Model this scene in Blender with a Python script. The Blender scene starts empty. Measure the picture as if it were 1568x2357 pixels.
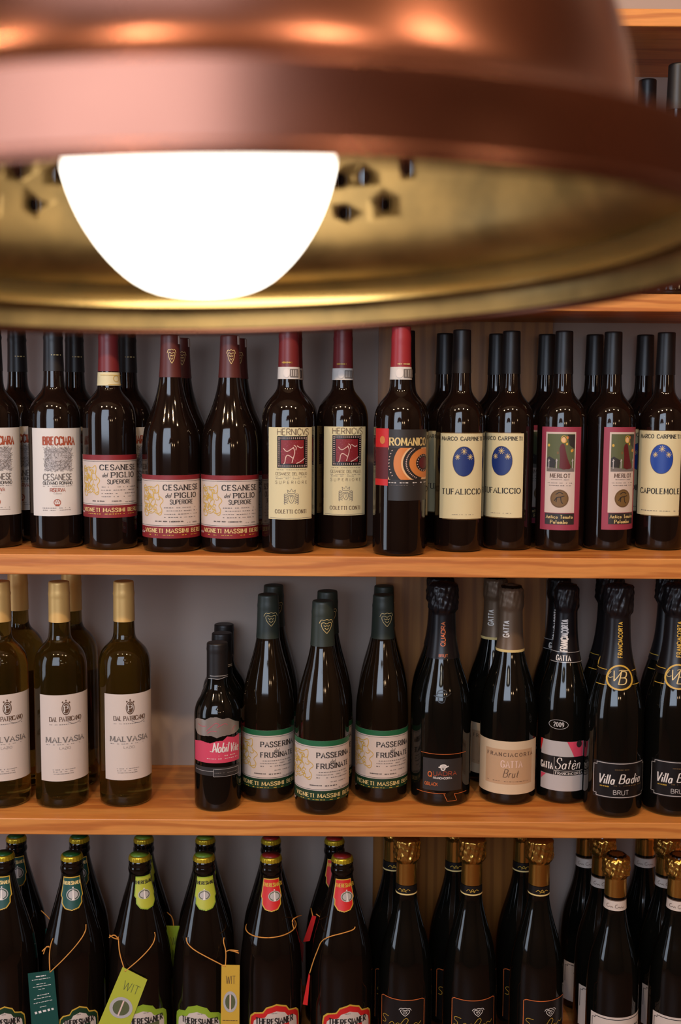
import bpy, math, random
from mathutils import Matrix, Vector

# ------------------------------------------------------------------ camera
FPX, PITCH, ROLL = 2600.0, math.radians(5.86), 0.0073     # focal length in px of the 1568x2357 frame
EYE, DIST = 1.5, 1.55                                     # eye height, distance to the shelf fronts (plane y = 0)
scene = bpy.context.scene
col = scene.collection
cam_d = bpy.data.cameras.new('camera')
cam = bpy.data.objects.new('camera', cam_d); col.objects.link(cam)
cam.matrix_world = (Matrix.Translation((0, -DIST, EYE)) @ Matrix.Rotation(math.pi/2 - PITCH, 4, 'X')
                    @ Matrix.Rotation(ROLL, 4, 'Z'))
cam_d.sensor_fit = 'VERTICAL'; cam_d.sensor_height = 36.0; cam_d.sensor_width = 24.0
cam_d.lens = FPX / 2357 * 36.0
cam_d.clip_start = 0.01
cam_d.dof.use_dof = True; cam_d.dof.focus_distance = 1.64; cam_d.dof.aperture_fstop = 6.3
scene.camera = cam

# ------------------------------------------------------------------ world, daylight, exposure
world = bpy.data.worlds.new('world'); scene.world = world; world.use_nodes = True
world.node_tree.nodes['Background'].inputs[0].default_value = (0.50, 0.62, 0.85, 1)
world.node_tree.nodes['Background'].inputs[1].default_value = 0.6
WIN = dict(x0=-1.65, x1=0.2, z0=1.28, z1=3.25, y=-3.0)       # the shop window behind the photographer
dl = bpy.data.lights.new('window_daylight', 'AREA'); dl.shape = 'RECTANGLE'
dl.size = WIN['x1'] - WIN['x0'] - .1; dl.size_y = WIN['z1'] - WIN['z0'] - .1
dl.energy = 112; dl.color = (0.72, 0.83, 1.0)
dlo = bpy.data.objects.new('window_daylight', dl); col.objects.link(dlo)
dlo.location = ((WIN['x0'] + WIN['x1'])/2, WIN['y'] + .02, (WIN['z0'] + WIN['z1'])/2)
dlo.rotation_euler = (math.radians(90), 0, 0)
WIN2 = dict(y0=-1.75, y1=-0.75, z0=0.45, z1=2.35, x=-2.7)    # glazed door in the left wall
d2 = bpy.data.lights.new('door_daylight', 'AREA'); d2.shape = 'RECTANGLE'; d2.size = .86; d2.size_y = 1.76
d2.energy = 30; d2.color = (0.74, 0.84, 1.0)
d2o = bpy.data.objects.new('door_daylight', d2); col.objects.link(d2o)
d2o.location = (WIN2['x'] + .03, (WIN2['y0'] + WIN2['y1'])/2, (WIN2['z0'] + WIN2['z1'])/2)
d2o.rotation_euler = (math.radians(90), 0, math.radians(-90))
vs = scene.view_settings
vs.view_transform = 'Standard'; vs.look = 'None'; vs.exposure = -0.72; vs.gamma = 1.0; vs.use_curve_mapping = False

# ------------------------------------------------------------------ pixel -> ray
CP, SP, CR, SR = math.cos(PITCH), math.sin(PITCH), math.cos(ROLL), math.sin(ROLL)
def ray(px, py):
    a, b = px - 784.0, py - 1178.5
    x, y = a*CR + b*SR, -a*SR + b*CR
    u, v = x/FPX, -y/FPX
    return u, CP + v*SP, -SP + v*CP                        # direction in world axes (not normalised)
def on_plane_y(px, py, Y):
    dx, dy, dz = ray(px, py); t = (Y + DIST)/dy
    return dx*t, EYE + dz*t
def on_plane_z(px, py, Z):
    dx, dy, dz = ray(px, py); t = (Z - EYE)/dz
    return dx*t, -DIST + dy*t

# ------------------------------------------------------------------ materials
MATS = {}
def srgb(c):
    return tuple(((v/255)/12.92 if v/255 <= .04045 else ((v/255 + .055)/1.055)**2.4) for v in c)
def mat(name, rgb=None, rough=.5, metal=0.0, spec=.5, emit=None, estr=0.0, coat=0.0):
    if name in MATS: return MATS[name]
    m = bpy.data.materials.new(name); m.use_nodes = True
    b = m.node_tree.nodes['Principled BSDF']
    b.inputs['Base Color'].default_value = (*srgb(rgb), 1)
    b.inputs['Roughness'].default_value = rough; b.inputs['Metallic'].default_value = metal
    b.inputs['Specular IOR Level'].default_value = spec
    b.inputs['Coat Weight'].default_value = coat
    if emit:
        b.inputs['Emission Color'].default_value = (*emit, 1); b.inputs['Emission Strength'].default_value = estr
    MATS[name] = m
    return m
def noise_mat(name, c0, c1, scale, stretch=(1, 1, 1), rough=.5, metal=0.0, detail=5, bump=0.0, lo=.35, hi=.65, rvar=0.0):
    m = mat(name, c0, rough, metal); nt = m.node_tree; b = nt.nodes['Principled BSDF']
    tc = nt.nodes.new('ShaderNodeTexCoord'); mp = nt.nodes.new('ShaderNodeMapping')
    mp.inputs['Scale'].default_value = stretch
    nz = nt.nodes.new('ShaderNodeTexNoise'); nz.inputs['Scale'].default_value = scale; nz.inputs['Detail'].default_value = detail
    rp = nt.nodes.new('ShaderNodeValToRGB')
    rp.color_ramp.elements[0].position = lo; rp.color_ramp.elements[1].position = hi
    rp.color_ramp.elements[0].color = (*srgb(c0), 1); rp.color_ramp.elements[1].color = (*srgb(c1), 1)
    nt.links.new(tc.outputs['Object'], mp.inputs[0]); nt.links.new(mp.outputs[0], nz.inputs['Vector'])
    nt.links.new(nz.outputs[0], rp.inputs[0]); nt.links.new(rp.outputs[0], b.inputs['Base Color'])
    if bump:
        bm = nt.nodes.new('ShaderNodeBump'); bm.inputs['Strength'].default_value = bump; bm.inputs['Distance'].default_value = .002
        nt.links.new(nz.outputs[0], bm.inputs['Height']); nt.links.new(bm.outputs[0], b.inputs['Normal'])
    if rvar:
        mr = nt.nodes.new('ShaderNodeMapRange'); mr.inputs['To Min'].default_value = rough - rvar; mr.inputs['To Max'].default_value = rough + rvar
        nt.links.new(nz.outputs[0], mr.inputs[0]); nt.links.new(mr.outputs[0], b.inputs['Roughness'])
    return m
def wood_mat(name, c0, c1, c2, rough=.42, axis='X', seed=0.0):
    """oak: long stretched grain plus a wavy figure"""
    m = mat(name, c0, rough); nt = m.node_tree; b = nt.nodes['Principled BSDF']
    tc = nt.nodes.new('ShaderNodeTexCoord'); mp = nt.nodes.new('ShaderNodeMapping')
    mp.inputs['Scale'].default_value = (1.2, 14, 14) if axis == 'X' else (9, 9, .5)
    mp.inputs['Location'].default_value = (seed, seed*.7, seed*.3)
    nz = nt.nodes.new('ShaderNodeTexNoise'); nz.inputs['Scale'].default_value = 3.0; nz.inputs['Detail'].default_value = 6
    nz.inputs['Distortion'].default_value = 1.2
    wv = nt.nodes.new('ShaderNodeTexWave'); wv.wave_type = 'BANDS'; wv.bands_direction = 'Z' if axis == 'X' else 'X'
    wv.inputs['Scale'].default_value = 1.6; wv.inputs['Distortion'].default_value = 9; wv.inputs['Detail'].default_value = 4
    wv.inputs['Detail Scale'].default_value = 1.3
    fn = nt.nodes.new('ShaderNodeTexNoise'); fn.inputs['Scale'].default_value = 22; fn.inputs['Detail'].default_value = 3
    r1 = nt.nodes.new('ShaderNodeValToRGB')
    r1.color_ramp.elements[0].position = .3; r1.color_ramp.elements[1].position = .72
    r1.color_ramp.elements[0].color = (*srgb(c0), 1); r1.color_ramp.elements[1].color = (*srgb(c1), 1)
    mx = nt.nodes.new('ShaderNodeMixRGB'); mx.inputs[2].default_value = (*srgb(c2), 1)
    mt = nt.nodes.new('ShaderNodeMapRange'); mt.inputs['From Min'].default_value = .45; mt.inputs['From Max'].default_value = .95
    mt.inputs['To Max'].default_value = .75
    m3 = nt.nodes.new('ShaderNodeMixRGB'); m3.blend_type = 'MULTIPLY'; m3.inputs[0].default_value = .30
    for n in (nz, wv, fn): nt.links.new(mp.outputs[0], n.inputs['Vector'])
    nt.links.new(tc.outputs['Object'], mp.inputs[0])
    nt.links.new(nz.outputs[0], r1.inputs[0]); nt.links.new(r1.outputs[0], mx.inputs[1])
    nt.links.new(wv.outputs[1], mt.inputs[0]); nt.links.new(mt.outputs[0], mx.inputs[0])
    nt.links.new(mx.outputs[0], m3.inputs[1]); nt.links.new(fn.outputs[0], m3.inputs[2])
    nt.links.new(m3.outputs[0], b.inputs['Base Color'])
    bm = nt.nodes.new('ShaderNodeBump'); bm.inputs['Strength'].default_value = .12; bm.inputs['Distance'].default_value = .001
    nt.links.new(fn.outputs[0], bm.inputs['Height']); nt.links.new(bm.outputs[0], b.inputs['Normal'])
    return m

oak = wood_mat('oak', (214, 134, 62), (228, 154, 78), (182, 102, 42))
oak_back = wood_mat('oak_back_panel', (156, 98, 40), (172, 112, 50), (130, 78, 30), axis='Z', seed=3.1)
wall_paint = noise_mat('wall_paint', (160, 142, 132), (168, 150, 138), 3.0, rough=.8, bump=.05)
room_paint = noise_mat('room_paint', (96, 72, 54), (106, 80, 60), 2.0, rough=.8)
ceil_paint = noise_mat('ceiling_paint', (120, 100, 82), (130, 108, 88), 2.0, rough=.85)
floor_tile = noise_mat('terracotta_floor', (96, 58, 40), (112, 70, 48), 4.0, rough=.5)
glass_red = mat('dark_wine_glass', (20, 12, 9), .07, spec=.5)
glass_green = mat('dark_green_glass', (22, 15, 8), .07, spec=.5)
glass_olive = mat('olive_glass', (118, 92, 34), .05)
glass_olive.node_tree.nodes['Principled BSDF'].inputs['Transmission Weight'].default_value = .93
glass_olive.node_tree.nodes['Principled BSDF'].inputs['IOR'].default_value = 1.42
glass_black = mat('black_bottle_glass', (10, 10, 8), .06, spec=.5)
glass_brown = mat('brown_beer_glass', (16, 11, 8), .07, spec=.5)
M = dict(
 paper=mat('label_paper', (214, 208, 200), .6), cream=mat('cream_label_paper', (216, 204, 160), .6),
 blush=mat('pinkish_label_paper', (206, 190, 178), .6), beige=mat('beige_label_paper', (206, 182, 150), .55),
 tan=mat('tan_label_paper', (188, 152, 116), .5), grey=mat('grey_label_paper', (178, 172, 170), .55),
 ink=mat('black_ink', (34, 28, 26), .6), soft=mat('grey_ink', (112, 104, 98), .6), brownink=mat('brown_ink', (92, 66, 48), .6),
 rust=mat('rust_ink', (158, 70, 40), .6), red=mat('dark_red_band', (128, 28, 34), .5), bred=mat('bright_red_print', (200, 34, 34), .45),
 gold=mat('gold_print', (204, 164, 60), .4), pgold=mat('pale_gold_print', (222, 196, 130), .4), white=mat('white_print', (224, 216, 208), .5),
 green=mat('green_band', (30, 96, 58), .5), dgreen=mat('dark_green_band', (18, 52, 28), .5), blue=mat('blue_oval_print', (20, 62, 150), .4),
 dblue=mat('navy_oval_print', (24, 48, 112), .45), mauve=mat('mauve_label', (150, 54, 74), .5), charcoal=mat('charcoal_label', (44, 40, 38), .45),
 black=mat('black_label', (20, 18, 18), .35), copper=mat('copper_print', (214, 110, 54), .35), pink=mat('pink_band', (206, 66, 92), .5),
 silver=mat('silver_print', (196, 190, 186), .35, .3), foilgrey=mat('silver_foil_patch', (172, 160, 150), .3, .6), maroon=mat('maroon_print', (92, 24, 28), .5),
 orange=mat('orange_mosaic', (206, 124, 60), .5), peach=mat('peach_mosaic', (226, 180, 130), .5), olive=mat('olive_print', (86, 92, 58), .6),
 lime=mat('lime_label', (140, 166, 44), .45), yell=mat('yellow_green_label', (176, 180, 58), .45), teal=mat('deep_teal_label', (16, 70, 62), .45),
 bronze=mat('bronze_print', (116, 88, 48), .5), skin=mat('pale_rose_print', (222, 190, 176), .6), dim=mat('dim_bronze_print', (96, 74, 44), .5),
)
cap_black = mat('black_capsule', (24, 20, 19), .42); cap_wine = mat('wine_red_capsule', (112, 34, 36), .42); cap_brown = mat('brown_red_capsule', (84, 34, 30), .45)
cap_red = mat('red_capsule', (150, 40, 46), .4); cap_gold = mat('satin_gold_capsule', (222, 178, 106), .45, .35); cap_green = mat('dark_green_capsule', (42, 50, 42), .45)
cap_taupe = mat('taupe_foil', (108, 86, 66), .4, .35); foil_black = mat('black_foil', (26, 22, 24), .32, .3)
foil_gold = mat('gold_foil', (206, 160, 78), .24, .95); crown_gold = mat('gold_crown_cap', (206, 176, 44), .3, .7)
cap_lid = {'g': mat('green_crown_top', (30, 84, 34), .4), 'w': mat('lime_crown_top', (110, 140, 44), .4), 'r': mat('red_crown_top', (150, 34, 30), .4)}
twine = mat('gold_twine', (206, 140, 60), .7)

# ------------------------------------------------------------------ mesh helpers
def mesh_obj(name, verts, faces, mats, parent=None, mi=None, smooth=True):
    me = bpy.data.meshes.new(name); me.from_pydata(verts, [], faces)
    for m in (mats if isinstance(mats, (list, tuple)) else [mats]): me.materials.append(m)
    if mi: me.polygons.foreach_set('material_index', mi)
    if smooth: me.polygons.foreach_set('use_smooth', [True]*len(me.polygons))
    me.update()
    o = bpy.data.objects.new(name, me); col.objects.link(o)
    if parent: o.parent = parent
    return o
def empty(name, loc=(0, 0, 0), rz=0.0):
    o = bpy.data.objects.new(name, None); col.objects.link(o)
    o.location = loc; o.rotation_euler = (0, 0, rz); o.empty_display_size = .02
    return o
def tag(o, label, cat, group=None):
    o['label'] = label; o['category'] = cat
    if group: o['group'] = group
    return o
def struct(o): o['kind'] = 'structure'; return o
def box(name, x0, x1, y0, y1, z0, z1, m, parent=None, bev=0.0):
    if bev <= 0:
        v = [(x, y, z) for x in (x0, x1) for y in (y0, y1) for z in (z0, z1)]
        f = [(0, 1, 3, 2), (4, 6, 7, 5), (0, 4, 5, 1), (2, 3, 7, 6), (0, 2, 6, 4), (1, 5, 7, 3)]
        return mesh_obj(name, v, f, m, parent, smooth=False)
    import bmesh
    bm = bmesh.new(); bmesh.ops.create_cube(bm, size=1.0)
    for v in bm.verts: v.co = ((x0 + x1)/2 + v.co.x*(x1 - x0), (y0 + y1)/2 + v.co.y*(y1 - y0), (z0 + z1)/2 + v.co.z*(z1 - z0))
    bmesh.ops.bevel(bm, geom=list(bm.edges), offset=bev, segments=2, affect='EDGES', profile=.5)
    me = bpy.data.meshes.new(name); bm.to_mesh(me); bm.free(); me.materials.append(m)
    o = bpy.data.objects.new(name, me); col.objects.link(o)
    if parent: o.parent = parent
    return o
def lathe(name, prof, m, parent=None, seg=56, caps=True, sharp=None):
    """prof: [(r, z)] bottom to top; duplicated points make a crisp edge"""
    v, f = [], []
    for r, z in prof:
        for k in range(seg):
            a = 2*math.pi*k/seg; v.append((r*math.sin(a), -r*math.cos(a), z))
    n = len(prof)
    for i in range(n - 1):
        if prof[i] == prof[i+1]: continue
        for k in range(seg):
            k2 = (k + 1) % seg
            f.append((i*seg + k, i*seg + k2, (i+1)*seg + k2, (i+1)*seg + k))
    if caps:
        f.append(tuple(reversed(range(seg)))); f.append(tuple((n-1)*seg + k for k in range(seg)))
    return mesh_obj(name, v, f, m, parent)
def chaikin(pts, n=2):
    for _ in range(n):
        q = [pts[0]]
        for a, b in zip(pts, pts[1:]):
            q.append(tuple(.75*s + .25*t for s, t in zip(a, b))); q.append(tuple(.25*s + .75*t for s, t in zip(a, b)))
        q.append(pts[-1]); pts = q
    return pts
def tube(name, pts, r, m, parent=None, seg=6):
    v, f = [], []
    P = [Vector(p) for p in pts]
    for i, p in enumerate(P):
        d = (P[min(i+1, len(P)-1)] - P[max(i-1, 0)]).normalized()
        a = d.cross(Vector((0, 0, 1)));
        if a.length < .1: a = d.cross(Vector((1, 0, 0)))
        a.normalize(); b = d.cross(a)
        for k in range(seg):
            t = 2*math.pi*k/seg; v.append(tuple(p + a*(r*math.cos(t)) + b*(r*math.sin(t))))
    for i in range(len(P) - 1):
        for k in range(seg):
            k2 = (k + 1) % seg; f.append((i*seg + k, i*seg + k2, (i+1)*seg + k2, (i+1)*seg + k))
    f.append(tuple(reversed(range(seg)))); f.append(tuple((len(P)-1)*seg + k for k in range(seg)))
    return mesh_obj(name, v, f, m, parent)

# ------------------------------------------------------------------ stroke lettering (cap height 1)
GL = {
'A': ".0,0 .36,1 .72,0|.13,.36 .59,.36", 'B': "0,0 0,1|~0,1 .35,1 .54,.92 .54,.6 .35,.52 0,.52|~0,.52 .4,.52 .62,.42 .62,.1 .4,0 0,0",
'C': "~.68,.76 .56,1 .3,1.04 .02,.88 -.02,.5 .02,.12 .3,-.04 .56,0 .68,.24", 'D': "0,0 0,1|~0,1 .42,1 .7,.88 .72,.5 .7,.12 .42,0 0,0",
'E': "0,0 0,1|0,1 .52,1|0,.52 .42,.52|0,0 .55,0", 'F': "0,0 0,1|0,1 .52,1|0,.52 .42,.52",
'G': "~.68,.76 .56,1 .3,1.04 .02,.88 -.02,.5 .02,.12 .3,-.04 .6,0 .68,.22|.68,.1 .68,.42|.46,.42 .74,.42",
'H': "0,0 0,1|.66,0 .66,1|0,.52 .66,.52", 'I': "0,0 0,1", 'K': "0,0 0,1|.6,1 0,.45|.2,.6 .62,0", 'L': "0,0 0,1|0,0 .5,0",
'M': "0,0 .05,1|.05,1 .42,.1 .78,1|.78,1 .84,0", 'N': "0,0 0,1|0,1 .66,0|.66,0 .66,1", 'O': "O.38,.5,.4,.52",
'P': "0,0 0,1|~0,1 .42,1 .6,.92 .6,.54 .42,.46 0,.46", 'Q': "O.38,.5,.4,.52|.45,.2 .78,-.1",
'R': "0,0 0,1|~0,1 .42,1 .6,.92 .6,.54 .42,.48 0,.48|.28,.48 .64,0", 'S': "~.52,.8 .44,1.05 .06,1.05 -.04,.72 .14,.56 .42,.46 .58,.26 .44,-.05 .06,-.05 -.02,.22",
'T': "0,1 .66,1|.33,0 .33,1", 'U': "~0,1 0,.35 .02,0 .33,-.08 .64,0 .66,.35 .66,1", 'V': "0,1 .34,0|.34,0 .68,1",
'W': "0,1 .24,0|.24,0 .46,.9|.46,.9 .68,0|.68,0 .92,1", 'X': "0,0 .62,1|0,1 .62,0", 'Y': "0,1 .32,.48|.64,1 .32,.48|.32,.48 .32,0", 'Z': "0,1 .6,1|.6,1 0,0|0,0 .6,0",
'0': "O.28,.5,.28,.52", '2': "~.02,.75 .08,1.02 .48,1.05 .54,.7 .3,.4 .02,.02|.02,0 .56,0", '9': "O.26,.7,.25,.32|~.51,.7 .5,.3 .38,.02 .08,.0", '1': ".1,.8 .25,1|.25,1 .25,0",
'a': "O.22,.25,.21,.27|.44,.52 .44,.06 .52,0", 'b': "0,0 0,1|O.22,.25,.21,.27", 'c': "~.4,.42 .3,.54 .04,.5 -.02,.25 .04,0 .3,-.04 .42,.1",
'd': "O.22,.25,.21,.27|.44,1 .44,.06 .52,0", 'e': "~.02,.26 .4,.3 .42,.5 .2,.58 .0,.44 0,.1 .14,-.04 .34,-.02 .44,.12", 'i': "0,.52 0,.06 .08,0|0,.7 .02,.76",
'l': "0,1 0,.06 .08,0", 'm': "0,.52 0,0|~0,.36 .1,.54 .28,.56 .3,.36 .3,0|~.3,.36 .4,.54 .58,.56 .6,.36 .6,.06 .68,0", 'n': "0,.52 0,0|~0,.36 .12,.54 .34,.56 .36,.36 .36,.06 .44,0",
'o': "O.22,.25,.22,.28", 'r': "0,.52 0,0|~0,.34 .1,.52 .28,.52", 's': "~.32,.44 .2,.58 .0,.5 .02,.3 .3,.24 .32,.04 .12,-.06 -.02,.06", 't': ".1,.85 .1,.06 .22,0|-.06,.54 .28,.54",
'u': "~0,.52 0,.1 .1,-.04 .3,0 .36,.2|.36,.52 .36,.06 .44,0", 'v': "0,.52 .2,0 .4,.52", 'é': "~.02,.26 .4,.3 .42,.5 .2,.58 .0,.44 0,.1 .14,-.04 .34,-.02 .44,.12|.1,.85 .28,.7", '-': "0,.4 .3,.4", '.': "0,0 .03,.06",
}
def glyph(ch):
    st, w = [], 0
    for s in GL.get(ch, '').split('|'):
        if not s: continue
        if s[0] == 'O':
            cx, cy, rx, ry = map(float, s[1:].split(','))
            p = [(cx + rx*math.sin(2*math.pi*k/14), cy + ry*math.cos(2*math.pi*k/14)) for k in range(15)]
        else:
            sm = s[0] == '~'
            p = [tuple(map(float, q.split(','))) for q in s.lstrip('~').split()]
            if sm: p = chaikin(p, 2)
        st.append(p); w = max(w, max(q[0] for q in p))
    return st, (w if st else .35)
def text_strokes(s, gap=.24):
    """-> list of polylines, total width, flags"""
    out, x = [], 0.0
    for ch in s:
        small = 1.0
        if ch == '^': continue
        st, w = glyph(ch); kern = .04 if ch in 'TVAY' and x else 0.0
        x -= kern
        for p in st: out.append([(x + a, b) for a, b in p])
        x += w + gap - kern
    return out, max(x - gap, .01)

# ------------------------------------------------------------------ print sheets wrapped on a bottle
CS = 1568/420.0                                            # scale of the study crops
class Sheet:
    """Shapes in (u, v): u = arc angle in radians, v = height in metres. Pixel boxes of the photograph are turned
    into angle and height by meeting the bottle's surface."""
    def __init__(s, B, ox, oy):
        s.B, s.ox, s.oy = B, ox, oy
        s.parts = {}
    def hit(s, cx, cy, r=None):
        B = s.B; px, py = s.ox + cx/CS, s.oy + cy/CS
        dx, dy, dz = ray(px, py)
        for _ in range(3):
            rr = r if r else B['R']
            ox, oy = -B['X'], -DIST - B['Y']
            a = dx*dx + dy*dy; b = ox*dx + oy*dy; c = ox*ox + oy*oy - rr*rr
            d = b*b - a*c
            t = (-b - math.sqrt(d))/a if d > 0 else -b/a
            x, y, z = ox + dx*t, oy + dy*t, EYE + dz*t - B['Z']
            if r is None: break
            r = B['rad'](z)
        return math.atan2(x, -y), z
    def bx(s, x0, x1, y0, y1, neck=False):
        r = s.B['rad'](s.hit((x0+x1)/2, (y0+y1)/2)[1]) if s.B.get('cone') else None
        xm, ym = (x0+x1)/2, (y0+y1)/2
        return s.hit(x0, ym, r)[0], s.hit(x1, ym, r)[0], s.hit(xm, y1, r)[1], s.hit(xm, y0, r)[1]
    # --- raw emitters in (u, v)
    def _p(s, part): return s.parts.setdefault(part, ([], [], [], []))
    def emit(s, part, pts, m, lay, faces):
        V, F, MI, ML = s._p(part)
        if m not in ML: ML.append(m)
        k = len(V); V.extend((u, v, lay) for u, v in pts)
        for f in faces: F.append(tuple(k + i for i in f)); MI.append(ML.index(m))
    def rect_uv(s, part, u0, u1, v0, v1, m, lay, step=.07):
        n = max(1, int(abs(u1-u0)/step + .99)); nv = max(1, int(abs(v1-v0)/.012 + .99)) if s.B.get('cone') else 1
        pts = [(u0 + (u1-u0)*i/n, v0 + (v1-v0)*j/nv) for j in range(nv+1) for i in range(n+1)]
        fs = [(j*(n+1)+i, j*(n+1)+i+1, (j+1)*(n+1)+i+1, (j+1)*(n+1)+i) for j in range(nv) for i in range(n)]
        s.emit(part, pts, m, lay, fs)
    def stroke_uv(s, part, pts, w, m, lay, contrast=0.0):
        """pts in (u, v); w in metres"""
        R = s.B['rad']((pts[0][1])) if s.B.get('cone') else s.B['R']
        P = []
        for a, b in zip(pts, pts[1:]):
            n = max(1, int(abs(b[0]-a[0])/.08 + .99))
            for i in range(n): P.append((a[0] + (b[0]-a[0])*i/n, a[1] + (b[1]-a[1])*i/n))
        P.append(pts[-1])
        out = []
        for i, p in enumerate(P):
            q0, q1 = P[max(i-1, 0)], P[min(i+1, len(P)-1)]
            dx, dy = (q1[0]-q0[0])*R, q1[1]-q0[1]; L = math.hypot(dx, dy) or 1e-9
            ww = w*(1 - contrast + contrast*abs(dy)/L)/2
            nx, ny = -dy/L*ww, dx/L*ww
            out.append((p[0] + nx/R, p[1] + ny)); out.append((p[0] - nx/R, p[1] - ny))
        s.emit(part, out, m, lay, [(2*i+1, 2*i+3, 2*i+2, 2*i) for i in range(len(P)-1)])
    def poly_uv(s, part, pts, m, lay, dv=.0005, du=.07):
        v0, v1 = min(p[1] for p in pts), max(p[1] for p in pts)
        n = max(2, int((v1-v0)/dv)); h = (v1-v0)/n
        for k in range(n):
            y = v0 + (k+.5)*h; xs = []
            for a, b in zip(pts, pts[1:] + pts[:1]):
                if (a[1] <= y) != (b[1] <= y): xs.append(a[0] + (y-a[1])/(b[1]-a[1])*(b[0]-a[0]))
            xs.sort()
            for a, b in zip(xs[::2], xs[1::2]):
                if b - a > 1e-5: s.rect_uv(part, a, b, y-h/2, y+h/2, m, lay, du)
    # --- pixel-box shapes
    def rect(s, part, x0, x1, y0, y1, m, lay=1, neck=False, el=0.0, er=0.0):
        u0, u1, v0, v1 = s.bx(x0, x1, y0, y1, neck); s.rect_uv(part, u0-el, u1+er, v0, v1, M[m] if isinstance(m, str) else m, lay)
    def unit(s, x0, x1, y0, y1, neck=False):
        u0, u1, v0, v1 = s.bx(x0, x1, y0, y1, neck)
        return lambda p: (u0 + (u1-u0)*p[0], v0 + (v1-v0)*p[1])
    def poly(s, part, b, pts, m, lay=2, neck=False, dv=.0005):
        T = s.unit(*b, neck); s.poly_uv(part, [T(p) for p in pts], M[m], lay, dv)
    def ell(s, part, cx, cy, rx, ry, m, lay=2, neck=False, dv=.0004):
        s.poly(part, (cx-rx, cx+rx, cy-ry, cy+ry), [(.5 + .5*math.sin(2*math.pi*k/36), .5 + .5*math.cos(2*math.pi*k/36)) for k in range(36)], m, lay, neck, dv)
    def lines(s, part, b, polys, w, m, lay=3, neck=False, contrast=0.0):
        T = s.unit(*b, neck)
        for p in polys: s.stroke_uv(part, [T(q) for q in p], w, M[m], lay, contrast)
    def ring(s, part, cx, cy, rx, ry, w, m, lay=3, neck=False):
        s.lines(part, (cx-rx, cx+rx, cy-ry, cy+ry), [[(.5 + .5*math.sin(2*math.pi*k/36), .5 + .5*math.cos(2*math.pi*k/36)) for k in range(37)]], w, m, lay, neck)
    def text(s, t, x0, x1, y0, y1, m, style='serif', lay=4, neck=False, wt=1.0, gap=.24, shear=0.0, up=False):
        """text filling the pixel box; up=True: written upwards along the bottle"""
        st, W = text_strokes(t, gap + (.08 if style == 'serif' else 0))
        T = s.unit(x0, x1, y0, y1, neck)
        a, b = T((0, 0)), T((1, 1))
        Rr = s.B['rad'](a[1]) if s.B.get('cone') else s.B['R']
        hgt = abs(b[0]-a[0])*Rr if up else abs(b[1]-a[1])
        w = hgt*{'serif': .205, 'sans': .14, 'thin': .09, 'script': .12, 'hand': .15}[style]*wt
        con = {'serif': .42, 'sans': 0, 'thin': 0, 'script': .42, 'hand': .3}[style]
        if style == 'script': shear = shear or .3
        def f(p):
            x, y = (p[0] + shear*p[1])/(W + shear), p[1]
            return T((1-y, x)) if up else T((x, y))
        for p in st:
            q = p
            if up:
                R = Rr
            s.stroke_uv('lettering', [f(k) for k in q], w, M[m], lay, con if not up else .2)
            if style == 'serif' and not up and hgt > .0022:
                for e, n in ((p[0], p[1]), (p[-1], p[-2])):
                    if (abs(e[1]) < .02 or abs(e[1]-1) < .02) and abs(e[1]-n[1]) > .6*math.hypot(e[0]-n[0], e[1]-n[1]):
                        s.stroke_uv('lettering', [f((e[0]-.14, e[1])), f((e[0]+.14, e[1]))], w*.55, M[m], lay)
    def micro(s, x0, x1, y, m, h=10, seed=1, neck=False, fill=.8):
        rnd = random.Random(seed*77 + int(y)); T = s.unit(x0, x1, y - h/2, y + h/2, neck)
        x = 0.0
        while x < .98:
            w = min(rnd.uniform(.02, .07), 1-x)
            if rnd.random() < fill:
                a, b = T((x, .5)), T((x + w*.85, .5)); hh = abs(T((0, 1))[1]-T((0, 0))[1])*rnd.uniform(.35, .6)
                s.rect_uv('lettering', a[0], b[0], a[1]-hh/2, a[1]+hh/2, M[m], 4)
            x += w + .012
    def rule(s, x0, x1, y, m, w=.0006, neck=False, el=0.0, er=0.0, part='lettering', lay=3):
        u0, u1, v0, v1 = s.bx(x0, x1, y-1, y+1, neck); v = (v0+v1)/2
        s.rect_uv(part, u0-el, u1+er, v-w/2, v+w/2, M[m], lay)
    # --- build: returns list of (name, object)
    def build(s, root, paper_names):
        """paper_names: parts that are things of their own under the bottle, the rest become sub-parts of the first of them"""
        made = {}; rad = s.B['rad']; cone = s.B.get('cone')
        order = [p for p in paper_names if p in s.parts] + [p for p in s.parts if p not in paper_names]
        for part in order:
            V, F, MI, ML = s.parts[part]; vv = []
            for u, v, lay in V:
                r = (rad(v) if cone else max(s.B['R'], 0)) + .0002 + .00016*lay
                vv.append((r*math.sin(u), -r*math.cos(u), v))
            par = root if part in paper_names or not made else made[order[0]]
            made[part] = mesh_obj(part, vv, F, ML, par, MI)
        return made

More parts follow.
